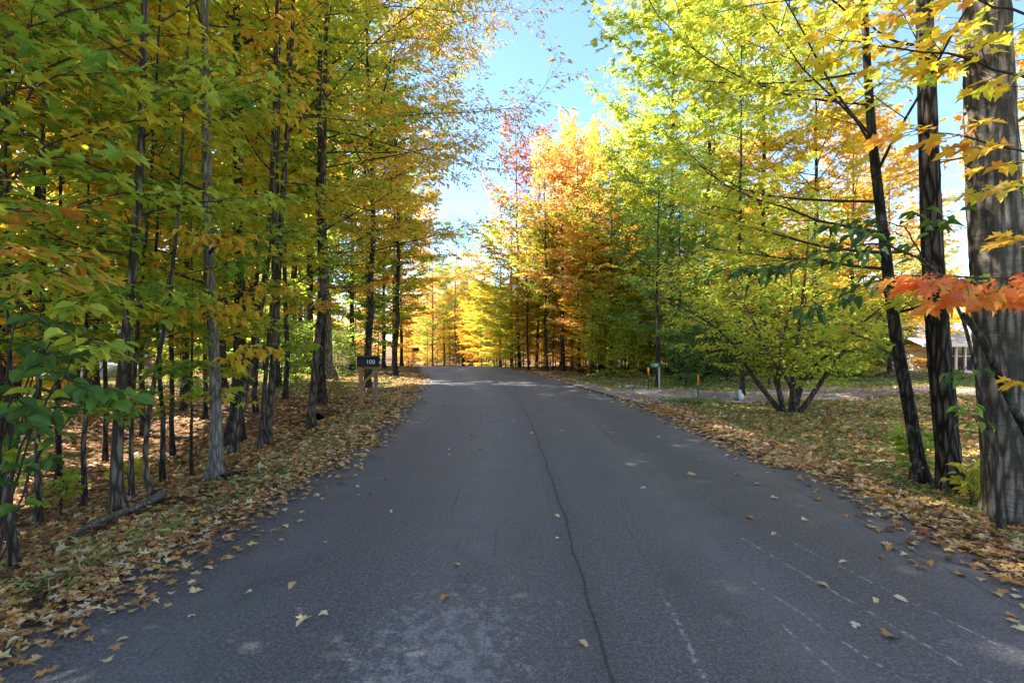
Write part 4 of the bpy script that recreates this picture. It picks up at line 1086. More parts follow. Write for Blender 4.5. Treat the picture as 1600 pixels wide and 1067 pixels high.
# small seedlings at the right verge
def seedling(px, py, h, label, T, key, ls, pal, nst, ks, slen=.25):
    d = 1200 / (py - 533.5); x = WX(px, d)
    t = thing('seedling', label, 'seedling', (x, d, G(x, d)))
    for q in range(nst):
        a = rs.uniform(0, 6.28); e = np.array([math.cos(a) * .22 * h, math.sin(a) * .2 * h, h * rs.uniform(.7, 1.05)]); b0 = np.array([x, d, G(x, d) - .01])
        spray(t, [b0, b0 + e * [.2, .2, .5], b0 + e], .004, T, key, ls, pal, 5, slen, 4, ks, .25, .35)
seedling(1432, 742, .72, "green seedling in front of the dark leaning maple", T_MAPLE, 'maple', .10, 'green', 4, (2, 3, 4), .22)
seedling(1518, 782, .42, "yellow seedling between the middle and the thickest trunk", T_OVATE, 'ovate', .085, 'yellow', 4, (0, 1, 2), .18)
seedling(1545, 775, .22, "low yellow green seedling at the foot of the thickest trunk", T_OVATE, 'ovate', .06, 'lime', 3, (1, 2, 3), .12)
seedling(205, 720, .5, "yellow green seedling low in the left wood behind the trunks", T_MAPLE, 'maple', .09, 'lime', 3, (2, 3, 4), .2)
seedling(95, 745, .45, "bright green seedling in the leaf litter at the left", T_MAPLE, 'maple', .09, 'green', 4, (3, 4, 5), .25)
seedling(40, 730, .9, "green seedling near the left border", T_MAPLE, 'maple', .10, 'green', 3, (2, 3, 4), .3)

# round-leaved shrub at the left
x, y = WX(-10, 3.5), 3.5
t = thing('viburnum_shrub', "round leaved dark green shrub at the left border in front of the wood", 'shrub', (x, y, G(x, y) - .02))
b0 = np.array([x, y, G(x, y)])
for (a, b, c_), ks in [((60, 560, 3.4), (2, 3, 4)), ((130, 540, 3.3), (3, 4, 5)), ((90, 600, 3.1), (2, 3)), ((150, 620, 3.3), (3, 4)), ((30, 500, 3.3), (1, 2, 3)), ((100, 480, 3.6), (3, 4, 5)), ((20, 640, 3.0), (2, 3))]:
    e = np.array(WP(a, b, c_)); mid = b0 * .5 + e * .5 + [-.05, 0, .18]
    spray(t, [b0, mid, e + [.0, 0, .06], e + [.18, -.05, 0]], .008, T_ROUND, 'round', .105, 'green' if 5 in ks else 'deep', 7, .3, 4, ks, .35, .4)
# maple saplings leaning in at the top left
def side_sapling(x, y, H, label, sprays):
    t = thing('maple_sapling', label, 'sapling', (x, y, G(x, y) - .03)); g0 = G(x, y)
    MB().tube([(0, 0, 0), (.02, .03, H * .3), (-.03, .0, H * .65), (0, 0, H)], [.028, .024, .018, .006], 8, False).obj("trunk", BK['grey'], t, True)
    for z, pts, pal, ks, ns in sprays:
        spray(t, [(x, y, g0 + z)] + [WP(*p) for p in pts], .010, T_MAPLE, 'maple', .115, pal, ns, .42, 5, ks, .2, .28)
side_sapling(-3.75, 2.9, 4.2, "green and red flecked maple sapling arching in over the top left", [
    (2.2, [(-60, 300, 3.0), (60, 250, 3.1), (180, 240, 3.2)], 'green', (2, 3, 4), 9),
    (2.6, [(-60, 180, 3.1), (80, 120, 3.2), (220, 110, 3.3)], 'green', (2, 3, 5), 10),
    (3.0, [(-40, 80, 3.2), (90, 20, 3.3), (200, 10, 3.4)], 'green', (1, 2, 3, 4), 9),
    (1.9, [(-60, 400, 3.1), (30, 385, 3.2), (120, 400, 3.3)], 'mixed', (2, 3, 4), 8),
    (1.9, [(-60, 430, 3.3), (60, 425, 3.6), (150, 430, 3.8)], 'orange', (0, 1, 2), 7),
    (2.2, [(-60, 330, 3.2), (60, 330, 3.6), (160, 320, 4.0)], 'mixed', (3, 4, 1), 8)])
side_sapling(-4.4, 4.3, 4.6, "lime maple sapling with tiered leaves behind the leaning grey stem", [
    (2.0, [(60, 470, 4.2), (140, 460, 4.2), (210, 470, 4.1)], 'lime', (1, 2, 3), 8),
    (2.4, [(60, 340, 4.2), (180, 300, 4.2), (300, 310, 4.2)], 'lime', (1, 2, 3), 10),
    (2.9, [(80, 220, 4.2), (200, 190, 4.3), (300, 180, 4.4)], 'yellow', (1, 2, 3), 9),
    (1.6, [(30, 530, 4.2), (100, 540, 4.2), (190, 560, 4.0)], 'lime', (0, 1, 2), 7),
    (3.4, [(80, 100, 4.2), (220, 60, 4.4), (340, 50, 4.6)], 'yellow', (1, 2, 3), 10)])

# ------------------------------------------------------------------ mailboxes
M_BLACK = simple("black_enamel", (0.012, 0.012, 0.014), 0.32, 0.5, var=.3, scale=20, bump=.03)
M_BLACK2 = simple("black_plastic", (0.015, 0.015, 0.016), 0.55, 0.4, var=.2)
M_WHITE = simple("white_paint", (0.78, 0.78, 0.75), 0.5, 0.4, var=.05)
def wood(name, dark, light):
    m = NT(name); co = m.coord(); f = m.noise(m.mapping(co, (1, 1, .06)), 38, 5, .6, .4)
    c = m.ramp(f, [(.3, dark), (.7, light)])
    return m.done(m.principled(c, .8, .25, m.bump(f, .35, .006)))
M_CEDAR = wood("cedar_wood", (0.22, 0.11, 0.05), (0.40, 0.22, 0.11))
M_SHADEWOOD = wood("weathered_shaded_wood", (0.13, 0.09, 0.06), (0.30, 0.22, 0.16))  # weathered wood, with the rear post's shade put into the darker colour
def digits(txt, size, mat, parent, loc, rot, name="number"):
    cu = bpy.data.curves.new(name, 'FONT'); cu.body = txt; cu.size = size; cu.align_x = 'CENTER'; cu.align_y = 'CENTER'; cu.extrude = .0012
    tmp = bpy.data.objects.new(name + "_curve", cu); C.objects.link(tmp)
    me = bpy.data.meshes.new_from_object(tmp.evaluated_get(bpy.context.evaluated_depsgraph_get()))
    bpy.data.objects.remove(tmp); me.materials.clear(); me.name = name
    return link(name, me, parent, mat, loc, rot)
M_GREYW = simple('worn_white', (.8, .8, .78), .6, .3, var=.2)
def box_body(L, W, Hh, n=10):
    """rounded-top mailbox body: length along x, arched across y"""
    prof = [(-W / 2, 0), (W / 2, 0), (W / 2, Hh * .62)] + [(W / 2 * math.cos(a), Hh * .62 + Hh * .38 * math.sin(a)) for a in np.linspace(0, PI, n)[1:-1]] + [(-W / 2, Hh * .62)]
    k = len(prof); V = [(x_, y_, z_) for x_ in (-L / 2, L / 2) for y_, z_ in prof]
    mb = MB(); mb.add(V, [[i, (i + 1) % k, k + (i + 1) % k, k + i] for i in range(k)])
    for e in (0, 1):
        c0 = e * k; mb.add(V, [[c0, c0 + (i + 1 if e else i + 2), c0 + (i + 2 if e else i + 1)] for i in range(k - 2)])
    return mb
def mailbox(x, y, z0, label, number, s_=1.0, rz=0.0, second_post=True, top=1.16):
    t = thing('mailbox', label, 'mailbox', (x, y, z0), rz)
    w = .08
    hb = top - .25
    bevel(MB().box((-.16, -.05, hb / 2 - .05), (w, w, hb + .1)).obj("post", M_CEDAR, t), .006)
    if second_post: bevel(MB().box((.02, .55, hb / 2 - .05), (w, w, hb + .1)).obj("post", M_SHADEWOOD, t), .006)
    bevel(MB().box((.02, .02, hb - .02), (.50, .10, .05)).obj("shelf_arm", M_CEDAR, t), .005)
    bevel(MB().box((.03, -.12, hb - .25), (.055, .04, .50), ry=R(48)).obj("brace", M_CEDAR, t), .004)
    b = box_body(.48, .22, .235).obj("box_body", M_BLACK, t, False, (.0, .0, hb + .01)); bevel(b, .006)
    # lid with a lighter strip along the top edge, door, flag, latch
    bevel(MB().box((0, 0, hb + .248), (.52, .17, .014)).obj("lid", M_BLACK2, t), .005)
    MB().box((0, -.086, hb + .240), (.47, .006, .010)).obj("trim", simple("grey_trim", (.20, .20, .21), .4, .5), t)
    bevel(MB().box((.246, 0, hb + .10), (.010, .205, .19)).obj("door", M_BLACK2, t), .004)
    MB().box((.262, -.02, hb + .10), (.02, .03, .05)).obj("latch", M_WHITE, t)
    MB().box((-.246, -.07, hb + .12), (.008, .012, .12)).obj("flag_arm", simple("flag_metal", (.5, .5, .5), .4, .5), t)
    if number: digits(number, .135, M_GREYW, t, (.075, -.1125, hb + .115), (R(90), 0, 0))
    return t
mx_, my_ = WX(567, 11.7), 11.7
mailbox(mx_ + .13, my_, G(mx_, my_) + .03, "near black mailbox numbered 100 on reddish wooden posts by the left verge", "100")
fx, fy = WX(650, 42), 42
mailbox(fx, fy, WZ(566, 42), "far small black mailbox on a post by the bend", None, second_post=False, top=1.2)

# green number sign, markers, post, stones
sx, sy = WX(1030, 16.9), 16.9
t = thing('number_sign', "small green blade sign reading 100 on a thin grey post", 'sign', (sx, sy, G(sx, sy)))
M_STEEL = simple("galvanised_steel", (.38, .38, .36), .5, .5, metal=.4)
bevel(MB().box((0, 0, .40), (.045, .045, .95)).obj("post", M_STEEL, t), .004)
bevel(MB().box((-.14, -.032, .80), (.36, .006, .15)).obj("blade", simple("green_reflective", (.01, .10, .055), .35, .5, var=.05), t), .002)
digits("100", .145, M_WHITE, t, (-.15, -.037, .80), (R(90), 0, 0))
M_ORANGE = simple("orange_reflector", (.85, .27, .02), .45, .5, var=.08)
for px, d, lab in [(1090.5, 13.3, "nearer orange tipped driveway marker standing in a clump of grass"), (1013, 16.9, "farther orange tipped driveway marker beside the green number sign")]:
    x = WX(px, d); t = thing('driveway_marker', lab, 'marker', (x, d, G(x, d)), group="orange tipped driveway markers")
    MB().tube([(0, 0, -.05), (.005, 0, .45)], .012, 8).obj("rod", M_BLACK2, t, True)
    MB().tube([(.005, 0, .45), (.008, 0, .72)], .024, 10).obj("reflector", M_ORANGE, t, True)
x, d = WX(1202, 17.2), 17.2
t = thing('garden_post', "short dark green post behind the many stemmed bush", 'post', (x, d, G(x, d)))
bevel(MB().box((0, 0, .25), (.07, .07, .60)).obj("post", simple("dark_green_paint", (.012, .03, .022), .5, .4), t), .006)
MB().box((0, 0, .565), (.09, .09, .03)).obj("cap", simple("dark_green_paint_cap", (.015, .035, .025), .4, .4), t)

def rock(name, label, cat, loc, dims, mat, seed, flatness=.0, group=None, sub=3):
    import bmesh
    bm = bmesh.new(); bmesh.ops.create_icosphere(bm, subdivisions=sub, radius=1.0)
    r_ = np.random.default_rng(seed); ph = r_.uniform(0, 6, 9)
    planes = nrmz(r_.normal(0, 1, (9, 3)))
    for v in bm.verts:
        p = np.array(v.co); s1 = min([1.0] + [(.78 / max(1e-3, float(p @ n_))) for n_ in planes if p @ n_ > .78])
        k = s1 * (1 + .06 * math.sin(5 * p[0] + ph[0]) + .05 * math.sin(7 * p[1] + ph[1]) + .04 * math.sin(9 * p[2] + ph[2]))
        v.co = Vector(p * k)
    me = bpy.data.meshes.new(name); bm.to_mesh(me); bm.free()
    o = link(name, me, None, mat, loc); o.scale = dims; o.rotation_euler = (0, 0, r_.uniform(0, 6)); tag(o, label, cat, group); return o
M_STONE = bark("grey_stone", (.20, .185, .18), (.50, .47, .46), fs=9, vs=9, bumps=.5)
M_PALE = bark("pale_stone", (.34, .33, .32), (.62, .61, .60), fs=5, vs=5, bumps=.5)
x, d = WX(1147, 13.7), 13.7
rock('stone', "upright grey garden stone with a dark spot at the gravel driveway", 'stone', (x, d, G(x, d) + .12), (.13, .10, .19), M_STONE, 5)
t = thing('garden_ornament', "small white ornament beside the upright grey garden stone", 'ornament', (x + .19, d + .02, G(x, d)))
import bmesh
def blob(name, parts, mat, parent, vs=.02):
    bm = bmesh.new()
    for c_, r_ in parts:
        bmesh.ops.create_icosphere(bm, subdivisions=2, radius=1.0, matrix=Matrix.Translation(c_) @ Matrix.Diagonal((*r_, 1)))
    me = bpy.data.meshes.new(name); bm.to_mesh(me); bm.free()
    o = link(name, me, parent, mat); m_ = o.modifiers.new("remesh", 'REMESH'); m_.mode = 'VOXEL'; m_.voxel_size = vs; m_.use_smooth_shade = True; return o
blob("body", [((0, 0, .12), (.09, .06, .11)), ((-.02, 0, .22), (.05, .045, .05))], M_WHITE, t, .008)
blob("ear", [((-.04, 0, .28), (.016, .014, .04))], M_WHITE, t, .006); blob("ear", [((.005, 0, .28), (.016, .014, .04))], M_WHITE, t, .006)
for px, d, sz, lab in [(985, 17.4, (.22, .15, .09), "flat pale rock at the mouth of the gravel driveway"), (1003, 17.2, (.16, .12, .08), "smaller pale rock beside the flat one at the driveway mouth")]:
    x = WX(px, d); rock('rock', lab, 'rock', (x, d, G(x, d) + .03), sz, M_STONE, int(px))
for px, d, sz, z_, lab, sd in [(168, 20.5, (1.1, .7, .45), .15, "big pale boulder in front of the brick house", 3), (200, 21.5, (.9, .6, .35), .1, "flat pale boulder right of the big one before the brick house", 4),
                           (20, 15.5, (.5, .4, .32), .1, "pale boulder at the left border behind the round leaved shrub", 9), (140, 22.5, (1.2, .8, .30), .1, "long pale boulder left of the big one before the brick house", 6)]:
    x = WX(px, d); rock('boulder', lab, 'boulder', (x, d, G(x, d) + z_), sz, M_PALE, sd)

# culvert pipe
x, y = -4.35, 11.35
t = thing('culvert_pipe', "black corrugated culvert pipe opening in the leafy ditch", 'pipe', (x, y, G(x, y) + .07))
th = np.linspace(0, 2 * PI, 28, endpoint=False); V = []; nr = 22
for k in range(nr):
    r1 = .15 + (.012 if k % 2 else 0)
    for a in th: V.append((r1 * math.cos(a), -.35 + k * .06, r1 * math.sin(a)))
for k in range(nr):
    for a in th: V.append((.128 * math.cos(a), -.35 + k * .06, .128 * math.sin(a)))
F = []; n = 28
for s_ in (0, 1):
    for k in range(nr - 1):
        for j in range(n):
            a, b = s_ * nr * n + k * n + j, s_ * nr * n + k * n + (j + 1) % n
            q = [a, a + n, b + n, b]; F.append(q if s_ == 0 else q[::-1])
for j in range(n): F.append([j, (j + 1) % n, nr * n + (j + 1) % n, nr * n + j])
o = link("pipe", np_mesh("pipe", np.array(V), np.array(F), smooth=True), t, M_BLACK2); o.rotation_euler = (R(-4), 0, R(28))

# driftwood log and sticks
def GPt(px, py, up=0.0):
    d = 1200 / (py - 533.5); x = WX(px, d); return np.array([x, d, G(x, d) + up])
def stick(name, label, cat, P_, r, mat, wob=.15, n=9, group=None):
    P_ = np.array(P_); t = thing(name, label, cat, tuple(P_[0]), 0, group)
    f = np.linspace(0, len(P_) - 1, 12 if len(P_) > 2 else 6); k = np.arange(len(P_)); q = np.stack([np.interp(f, k, P_[:, a]) for a in range(3)], -1) - P_[0]
    q[1:-1] += rs.normal(0, r[0] * .2, q[1:-1].shape)
    MB().tube(q, np.interp(f, k, np.array(r) if len(r) == len(P_) else np.linspace(r[0], r[-1], len(P_))), n, True, wob, rs).obj("stem", mat, t, True)
    return t
stick('driftwood_log', "long grey weathered branch lying along the left verge", 'log', [GPt(108, 828, .03), GPt(150, 806, .05), GPt(190, 795, .05), GPt(232, 778, .05), GPt(255, 766, .06)], [.014, .022, .028, .036, .042], BK['dry'])
stick('stick', "short dark stick by the foot of the pale flared ash", 'stick', [GPt(338, 741, .03), GPt(360, 739, .04), GPt(387, 735, .03)], [.022, .028, .02], BK['dark'])
stick('twig', "pale forked twig rising from the leaves right of the flared ash", 'twig', [GPt(352, 722, .02), GPt(366, 707, .10), GPt(390, 700, .18)], [.009, .007, .004], BK['dry'])
stick('root', "pale bare root at the foot of the flared ash", 'root', [GPt(345, 735, .03), GPt(336, 727, .05), GPt(345, 716, .04)], [.012, .014, .01], BK['dry'])
stick('stick', "pale bare root leading right from the thickest grey trunk", 'stick', [GPt(1552, 778, .04), GPt(1562, 792, .06), GPt(1585, 806, .03)], [.02, .016, .012], BK['dry'])
stick('twig', "little pale forked twig against the thickest grey trunk", 'twig', [GPt(1551, 792, .02), WP(1556, 768, 4.5), WP(1572, 756, 4.5)], [.012, .010, .006], BK['dry'])
stick('stick', "thin straight twig lying on the asphalt at the right verge", 'stick', [GPt(1524, 883, .012), GPt(1577, 897, .012)], [.004, .003], BK['dry'])

# ------------------------------------------------------------------ houses
M_ROOF = simple("grey_shingle", (.33, .34, .37), .85, .2, var=.25, scale=3, bump=.5, bscale=14)
M_GLASS = simple("dark_glass", (.02, .028, .03), .08, .8, var=.1, bump=0)
M_BRICK = NT("brick_wall"); co = M_BRICK.coord()
bt = M_BRICK.t.nodes.new("ShaderNodeTexBrick"); bt.inputs['Scale'].default_value = 4.5
bt.inputs['Color1'].default_value = (.19, .075, .05, 1); bt.inputs['Color2'].default_value = (.13, .055, .04, 1); bt.inputs['Mortar'].default_value = (.22, .19, .17, 1)
M_BRICK.l(M_BRICK.mapping(co, (1, 1, 1), (R(90), 0, 0)), bt.inputs['Vector']); M_BRICK = M_BRICK.done(M_BRICK.principled(bt.outputs['Color'], .9, .2))
M_FRAME = simple("blue_grey_frame", (.30, .36, .37), .6, .3, var=.05)
def window(t, x, y, z, w, h, fm, mull=1):
    f = MB()
    for dx in (-w / 2, w / 2): f.box((dx, 0, 0), (.09, .10, h + .09))
    for dz in (-h / 2, h / 2): f.box((0, 0, dz), (w - .09, .096, .09))
    for k in range(mull): f.box((-w / 2 + w * (k + 1) / (mull + 1), 0, 0), (.05, .07, h - .09))
    o = f.obj("window", fm, t, False, (x, y, z))
    MB().box((0, .02, 0), (w - .05, .02, h - .05)).obj("pane", M_GLASS, o)
def gable(t, x0, x1, y0, y1, z0, z1, ov, mat, fas=None, name="roof"):
    """ridge along x"""
    ym = (y0 + y1) / 2
    V = [(x0 - ov, y0 - ov, z0), (x1 + ov, y0 - ov, z0), (x1 + ov, ym, z1), (x0 - ov, ym, z1), (x0 - ov, y1 + ov, z0), (x1 + ov, y1 + ov, z0)]
    V2 = [(a, b, c - .16) for a, b, c in V]
    o = link(name, np_mesh(name, np.array(V + V2), [np.array([[0, 1, 2, 3], [3, 2, 5, 4], [7, 6, 9, 8], [8, 9, 10, 11], [0, 6, 7, 1], [4, 5, 11, 10]]), np.array([[0, 3, 9], [0, 9, 6], [3, 4, 10], [3, 10, 9], [1, 7, 8], [1, 8, 2], [2, 8, 11], [2, 11, 5]])], smooth=False), t, mat)
    return o
# left brick house
hx, hy = -26.5, 26.0; g0 = G(-22, 27) - .1
t = thing('brick_house', "two storey brown brick house with grey roof half hidden in the left wood", 'house', (hx, hy, g0))
MB().box((4.2, 4, 2.7), (10.4, 8, 5.4)).obj("wall", M_BRICK, t)
gable(t, -1.0, 9.4, 0, 8, 5.3, 7.9, .5, M_ROOF)
MB().box((4.2, -.46, 5.22), (11.4, .05, .22)).obj("fascia", M_FRAME, t)
for x_ in (.6, 3.4, 6.4, 8.4):
    window(t, x_, -.03, 1.55, 1.2, 1.3, M_FRAME); window(t, x_, -.03, 4.1, 1.2, 1.2, M_FRAME)
MB().box((4.9, -.04, 1.1), (1.0, .08, 2.2)).obj("door", simple("dark_door", (.06, .03, .02), .5, .4), t)
MB().box((7.5, -2.2, .04), (5.5, 4.2, .12)).obj("patio", M_PALE, t)
# right white house
hx, hy = WX(1444, 40), 40.0; g0 = WZ(589, 40)
t = thing('white_house', "low white house with glazed porch and grey roof behind the right-hand trunks", 'house', (hx, hy, g0))
M_SIDING = simple("pale_siding", (.74, .76, .80), .7, .3, var=.05)
MB().box((5.8, 4.6, 1.15), (8.5, 6, 2.4)).obj("wall", M_SIDING, t)
gable(t, .2, 12, .2, 9, 2.62, 4.4, .9, M_ROOF)
MB().box((6.1, -.74, 2.50), (13.6, .06, .26)).obj("fascia", M_WHITE, t)
MB().box((6.1, .3, .25), (8.6, .12, .5)).obj("wall", M_SIDING, t)
for k in range(12):
    xx = 1.95 + k * .72
    bevel(MB().box((xx, .22, 1.45), (.14, .14, 1.95)).obj("column", M_WHITE, t), .01)
    if k < 11: MB().box((xx + .36, .30, 1.42), (.58, .02, 1.85)).obj("pane", M_GLASS, t); MB().box((xx + .36, .27, 1.62), (.58, .05, .05)).obj("rail", M_WHITE, t)

# ------------------------------------------------------------------ leaf litter (nobody could count it)
rl = np.random.default_rng(4)
def scatter(n, xf, yr_, T, size, name, mat, dens, tilt=.33, lift=(.004, .03), label=None, tintf=None, upright=False):
    a = 1 / yr_[0]; b = 1 / yr_[1]
    y = 1 / rl.uniform(b, a, n) if not callable(dens) else yr_[0] + (yr_[1] - yr_[0]) * rl.random(n)
    if dens == 'sqrt': y = (rl.uniform(yr_[0] ** .35, yr_[1] ** .35, n)) ** (1 / .35)
    x = xf(y, rl); ok = np.isfinite(x); x, y = x[ok], y[ok]
    if name == 'leaf_litter':
        cf = .55 + .25 * np.sin(x * 3.1 + 1) * np.sin(y * 2.7) + .25 * np.sin(x * 7.3 + y * 2) * np.sin(y * 6.1 - x) + .15 * np.sin(x * 15 + y * 9)
        ok = rl.random(len(x)) < np.clip(cf + .12, .12, 1); x, y = x[ok], y[ok]
    n = len(x)
    on = (x > eL(y)) & (x < eR(y))
    tt = np.clip((x - eL(y)) / (eR(y) - eL(y)), 0, 1)
    z = np.where(on, drop(y) + .012 - .028 * np.abs(2 * tt - 1) ** 2.2, gz(x, y)) + rl.uniform(*lift, n)
    P_ = np.stack([x, y, z], -1); an = rl.uniform(0, 2 * PI, n)
    D_ = np.stack([np.cos(an), np.sin(an), rl.normal(0, .12, n)], -1); N_ = nrmz(np.array([0, 0, 1.]) + rl.normal(0, tilt, (n, 3)) * np.where(on, .35, 1)[:, None])
    S_ = rl.uniform(size[0], size[1], n) * (1 + .02 * y)
    if upright:
        D_ = nrmz(np.stack([np.cos(an) * .5, np.sin(an) * .5, np.ones(n)], -1)); N_ = np.stack([-np.sin(an), np.cos(an), np.zeros(n)], -1) + rl.normal(0, .2, (n, 3))
        N_ = np.stack([np.cos(an), np.sin(an), -.5 * np.ones(n)], -1)
    tint = rl.uniform(0, 1, n) if tintf is None else tintf(x, y, rl)
    return tag(link(name, leaves_mesh(name, T, P_, D_, N_, S_, tint), None, mat), label=label, kind='stuff')
def left_x(y, r_):
    n = len(y); off = r_.exponential(1, n); x = eL(y) - r_.uniform(0, 1, n) ** 1.3 * (4 + y * .9)
    edge = r_.random(n) < .22
    return np.where(edge, eL(y) + .10 - r_.normal(.25, .28, n), x)
def right_x(y, r_):
    n = len(y); x = eR(y) + r_.uniform(0, 1, n) ** 1.0 * (5 + y * .9)
    edge = r_.random(n) < .25
    x = np.where(edge, eR(y) - .05 + r_.normal(.2, .25, n), x)
    dv = (y > 13.2) & (y < 16.2) & (x > 3) & (r_.random(n) < np.clip(1.45 - (x - 3) * .2, .02, .93)); bk_ = (y > 16.5) & (r_.random(n) < .75)
    return np.where(dv | bk_, np.nan, x)
def tl(x, y, r_):
    k = .5 + .25 * np.sin(x * 1.3) * np.sin(y * 1.1); near = np.exp(-np.abs(np.minimum(np.abs(x - eL(y)), np.abs(x - eR(y)))) / .5)
    t_ = r_.uniform(0, 1, len(x)); dark = r_.random(len(x)) < .28 * (1 - near)
    return np.where(dark, t_ * .45, t_)
scatter(24000, left_x, (2.2, 8), T_MAPLE_LO, (.035, .08), "leaf_litter", LM['litter'], 'sqrt', label="fallen leaves covering the left verge and wood floor", tintf=tl)
scatter(42000, left_x, (6, 24), T_STAR, (.06, .10), "leaf_litter", LM['litter'], 'sqrt', label="fallen leaves further along the left verge", tintf=tl)
scatter(13000, right_x, (3, 8), T_MAPLE_LO, (.04, .085), "leaf_litter", LM['litter'], 'sqrt', label="fallen leaves covering the right verge", tintf=tl)
scatter(60000, right_x, (6, 26), T_STAR, (.06, .095), "leaf_litter", LM['litter'], 'sqrt', label="fallen leaves strewn over the lawn", tintf=tl)
scatter(1500, left_x, (2.4, 14), T_STICK, (.05, .22), "twig_litter", BK['brown'], 'sqrt', tilt=.15, lift=(.02, .05), label="small dead twigs lying among the leaves of the left wood")
scatter(700, right_x, (3, 14), T_STICK, (.05, .2), "twig_litter", BK['brown'], 'sqrt', tilt=.15, lift=(.02, .05), label="small dead twigs lying among the leaves of the right verge")
def lawn_leaf_x(y, r_):
    n = len(y); return eR(y) + r_.uniform(.3, 1, n) * (7 + y * .95) * r_.random(n) ** .5
scatter(26000, lawn_leaf_x, (6.5, 16.3), T_STAR, (.06, .095), "leaf_litter", LM['litter'], 'sqrt', label="fallen leaves lying over the back of the lawn and the driveway", tintf=lambda x, y, r_: np.clip(r_.uniform(.25, 1, len(x)), 0, 1))
def lawn_x(y, r_):
    n = len(y); x = eR(y) + .5 + r_.uniform(0, 1, n) * (5 + y * .9)
    return np.where((y > 13.1) & (y < 16.4), np.nan, x)
scatter(52000, lawn_x, (4.5, 24), T_BLADE, (.05, .10), "grass", LM['grass'], 'sqrt', lift=(-.01, 0), label="short lawn grass between the fallen leaves", upright=True)
def vl_x(y, r_):
    n = len(y); return np.where(y < 14, np.where(r_.random(n) < .16, eL(y) - .1 - r_.exponential(.35, n), np.nan), eL(y) - .3 - r_.uniform(0, 1, n) * 9)
scatter(9000, vl_x, (3, 22), T_BLADE, (.05, .12), "grass", LM['grass'], 'sqrt', lift=(-.01, 0), label="grass on the left verge", upright=True)
def clump_x(px, d, r0):
    def f(y, r_): return WX(px, d) + r_.normal(0, r0, len(y))
    return f
scatter(1500, clump_x(1090, 13.2, .28), (12.9, 13.5), T_BLADE, (.10, .16), "grass", LM['grass'], 'sqrt', lift=(-.01, 0), label="taller grass clump at the foot of the nearer marker", upright=True)

# ------------------------------------------------------------------ single fallen leaves lying on the asphalt
def road_z(x, y):
    t_ = min(1, max(0, (x - eL(y)) / (eR(y) - eL(y)))); return float(drop(y)) + .012 - .028 * abs(2 * t_ - 1) ** 2.2
FL = "fallen leaves scattered on the asphalt"
def fallen(x, y, s_, k, label, T=T_MAPLE, key='fallen', group=None):
    on = eL(y) < x < eR(y)
    z = (road_z(x, y) if on else G(x, y)) + .012 + (.0 if on else .02)
    a = rs.uniform(0, 6.28); n_ = nrmz(np.array([0, 0, 1.]) + rs.normal(0, .12, 3))
    o = put_leaf(T, key, k, (x, y, z), (math.cos(a), math.sin(a), rs.normal(0, .06)), n_, s_, LM['litter'], None, 'fallen_leaf')
    return tag(o, label, 'leaf', group)
for px, py, s_, k, T, key, lab in [
    (510, 850, .06, 4, T_OVATE, 'fo', "small cream leaf alone in the left lane of the asphalt"),
    (868, 846, .055, 4, T_OVATE, 'fo', "small white leaf lying on the dark joint line of the road"),
    (598, 752, .07, 5, T_OVATE, 'fo', "greenish leaf in the left lane beyond the small cream one"),
    (155, 918, .13, 4, T_MAPLE, 'fallen', "pale star shaped maple leaf near the left border on the asphalt"),
    (1432, 827, .12, 5, T_MAPLE, 'fallen', "bright yellow curled leaf near the right verge"),
    (1585, 934, .12, 4, T_OVATE, 'fo', "cream oval leaf on the asphalt at the right border"),
    (1492, 848, .12, 3, T_MAPLE, 'fallen', "large pale maple leaf lying at the right verge"),
    (1362, 825, .11, 3, T_MAPLE, 'fallen', "tan maple leaf on the asphalt left of the yellow curled leaf"),
    (1010, 765, .07, 3, T_OVATE, 'fo', "small tan leaf just right of the joint line"),
    (700, 705, .07, 4, T_OVATE, 'fo', "pale leaf in the middle of the left lane far ahead"),
    (701, 713, .06, 4, T_OVATE, 'fo', "small pale leaf just in front of the pale one in the left lane"),
    (888, 727, .07, 4, T_OVATE, 'fo', "pale leaf right of the joint line far ahead"),
    (1076, 743, .10, 3, T_MAPLE, 'fallen', "brown maple leaf in the right lane"),
    (260, 640, .09, 5, T_MAPLE, 'fallen', "yellow leaf on the litter behind the bent sapling"),
    (270, 858, .08, 2, T_MAPLE, 'fallen', "brown leaf on the asphalt left of the small cream one"),
    (1565, 908, .13, 2, T_MAPLE, 'fallen', "orange brown leaf above the cream oval leaf at the right border"),
    (1395, 855, .10, 2, T_MAPLE, 'fallen', "orange brown maple leaf below the bright yellow curled leaf"),
    (1447, 876, .10, 1, T_OVATE, 'fo', "brown narrow leaf near the right verge")]:
    p = GPt(px, py); fallen(p[0], p[1], s_, k, lab, T, key)
n = 0
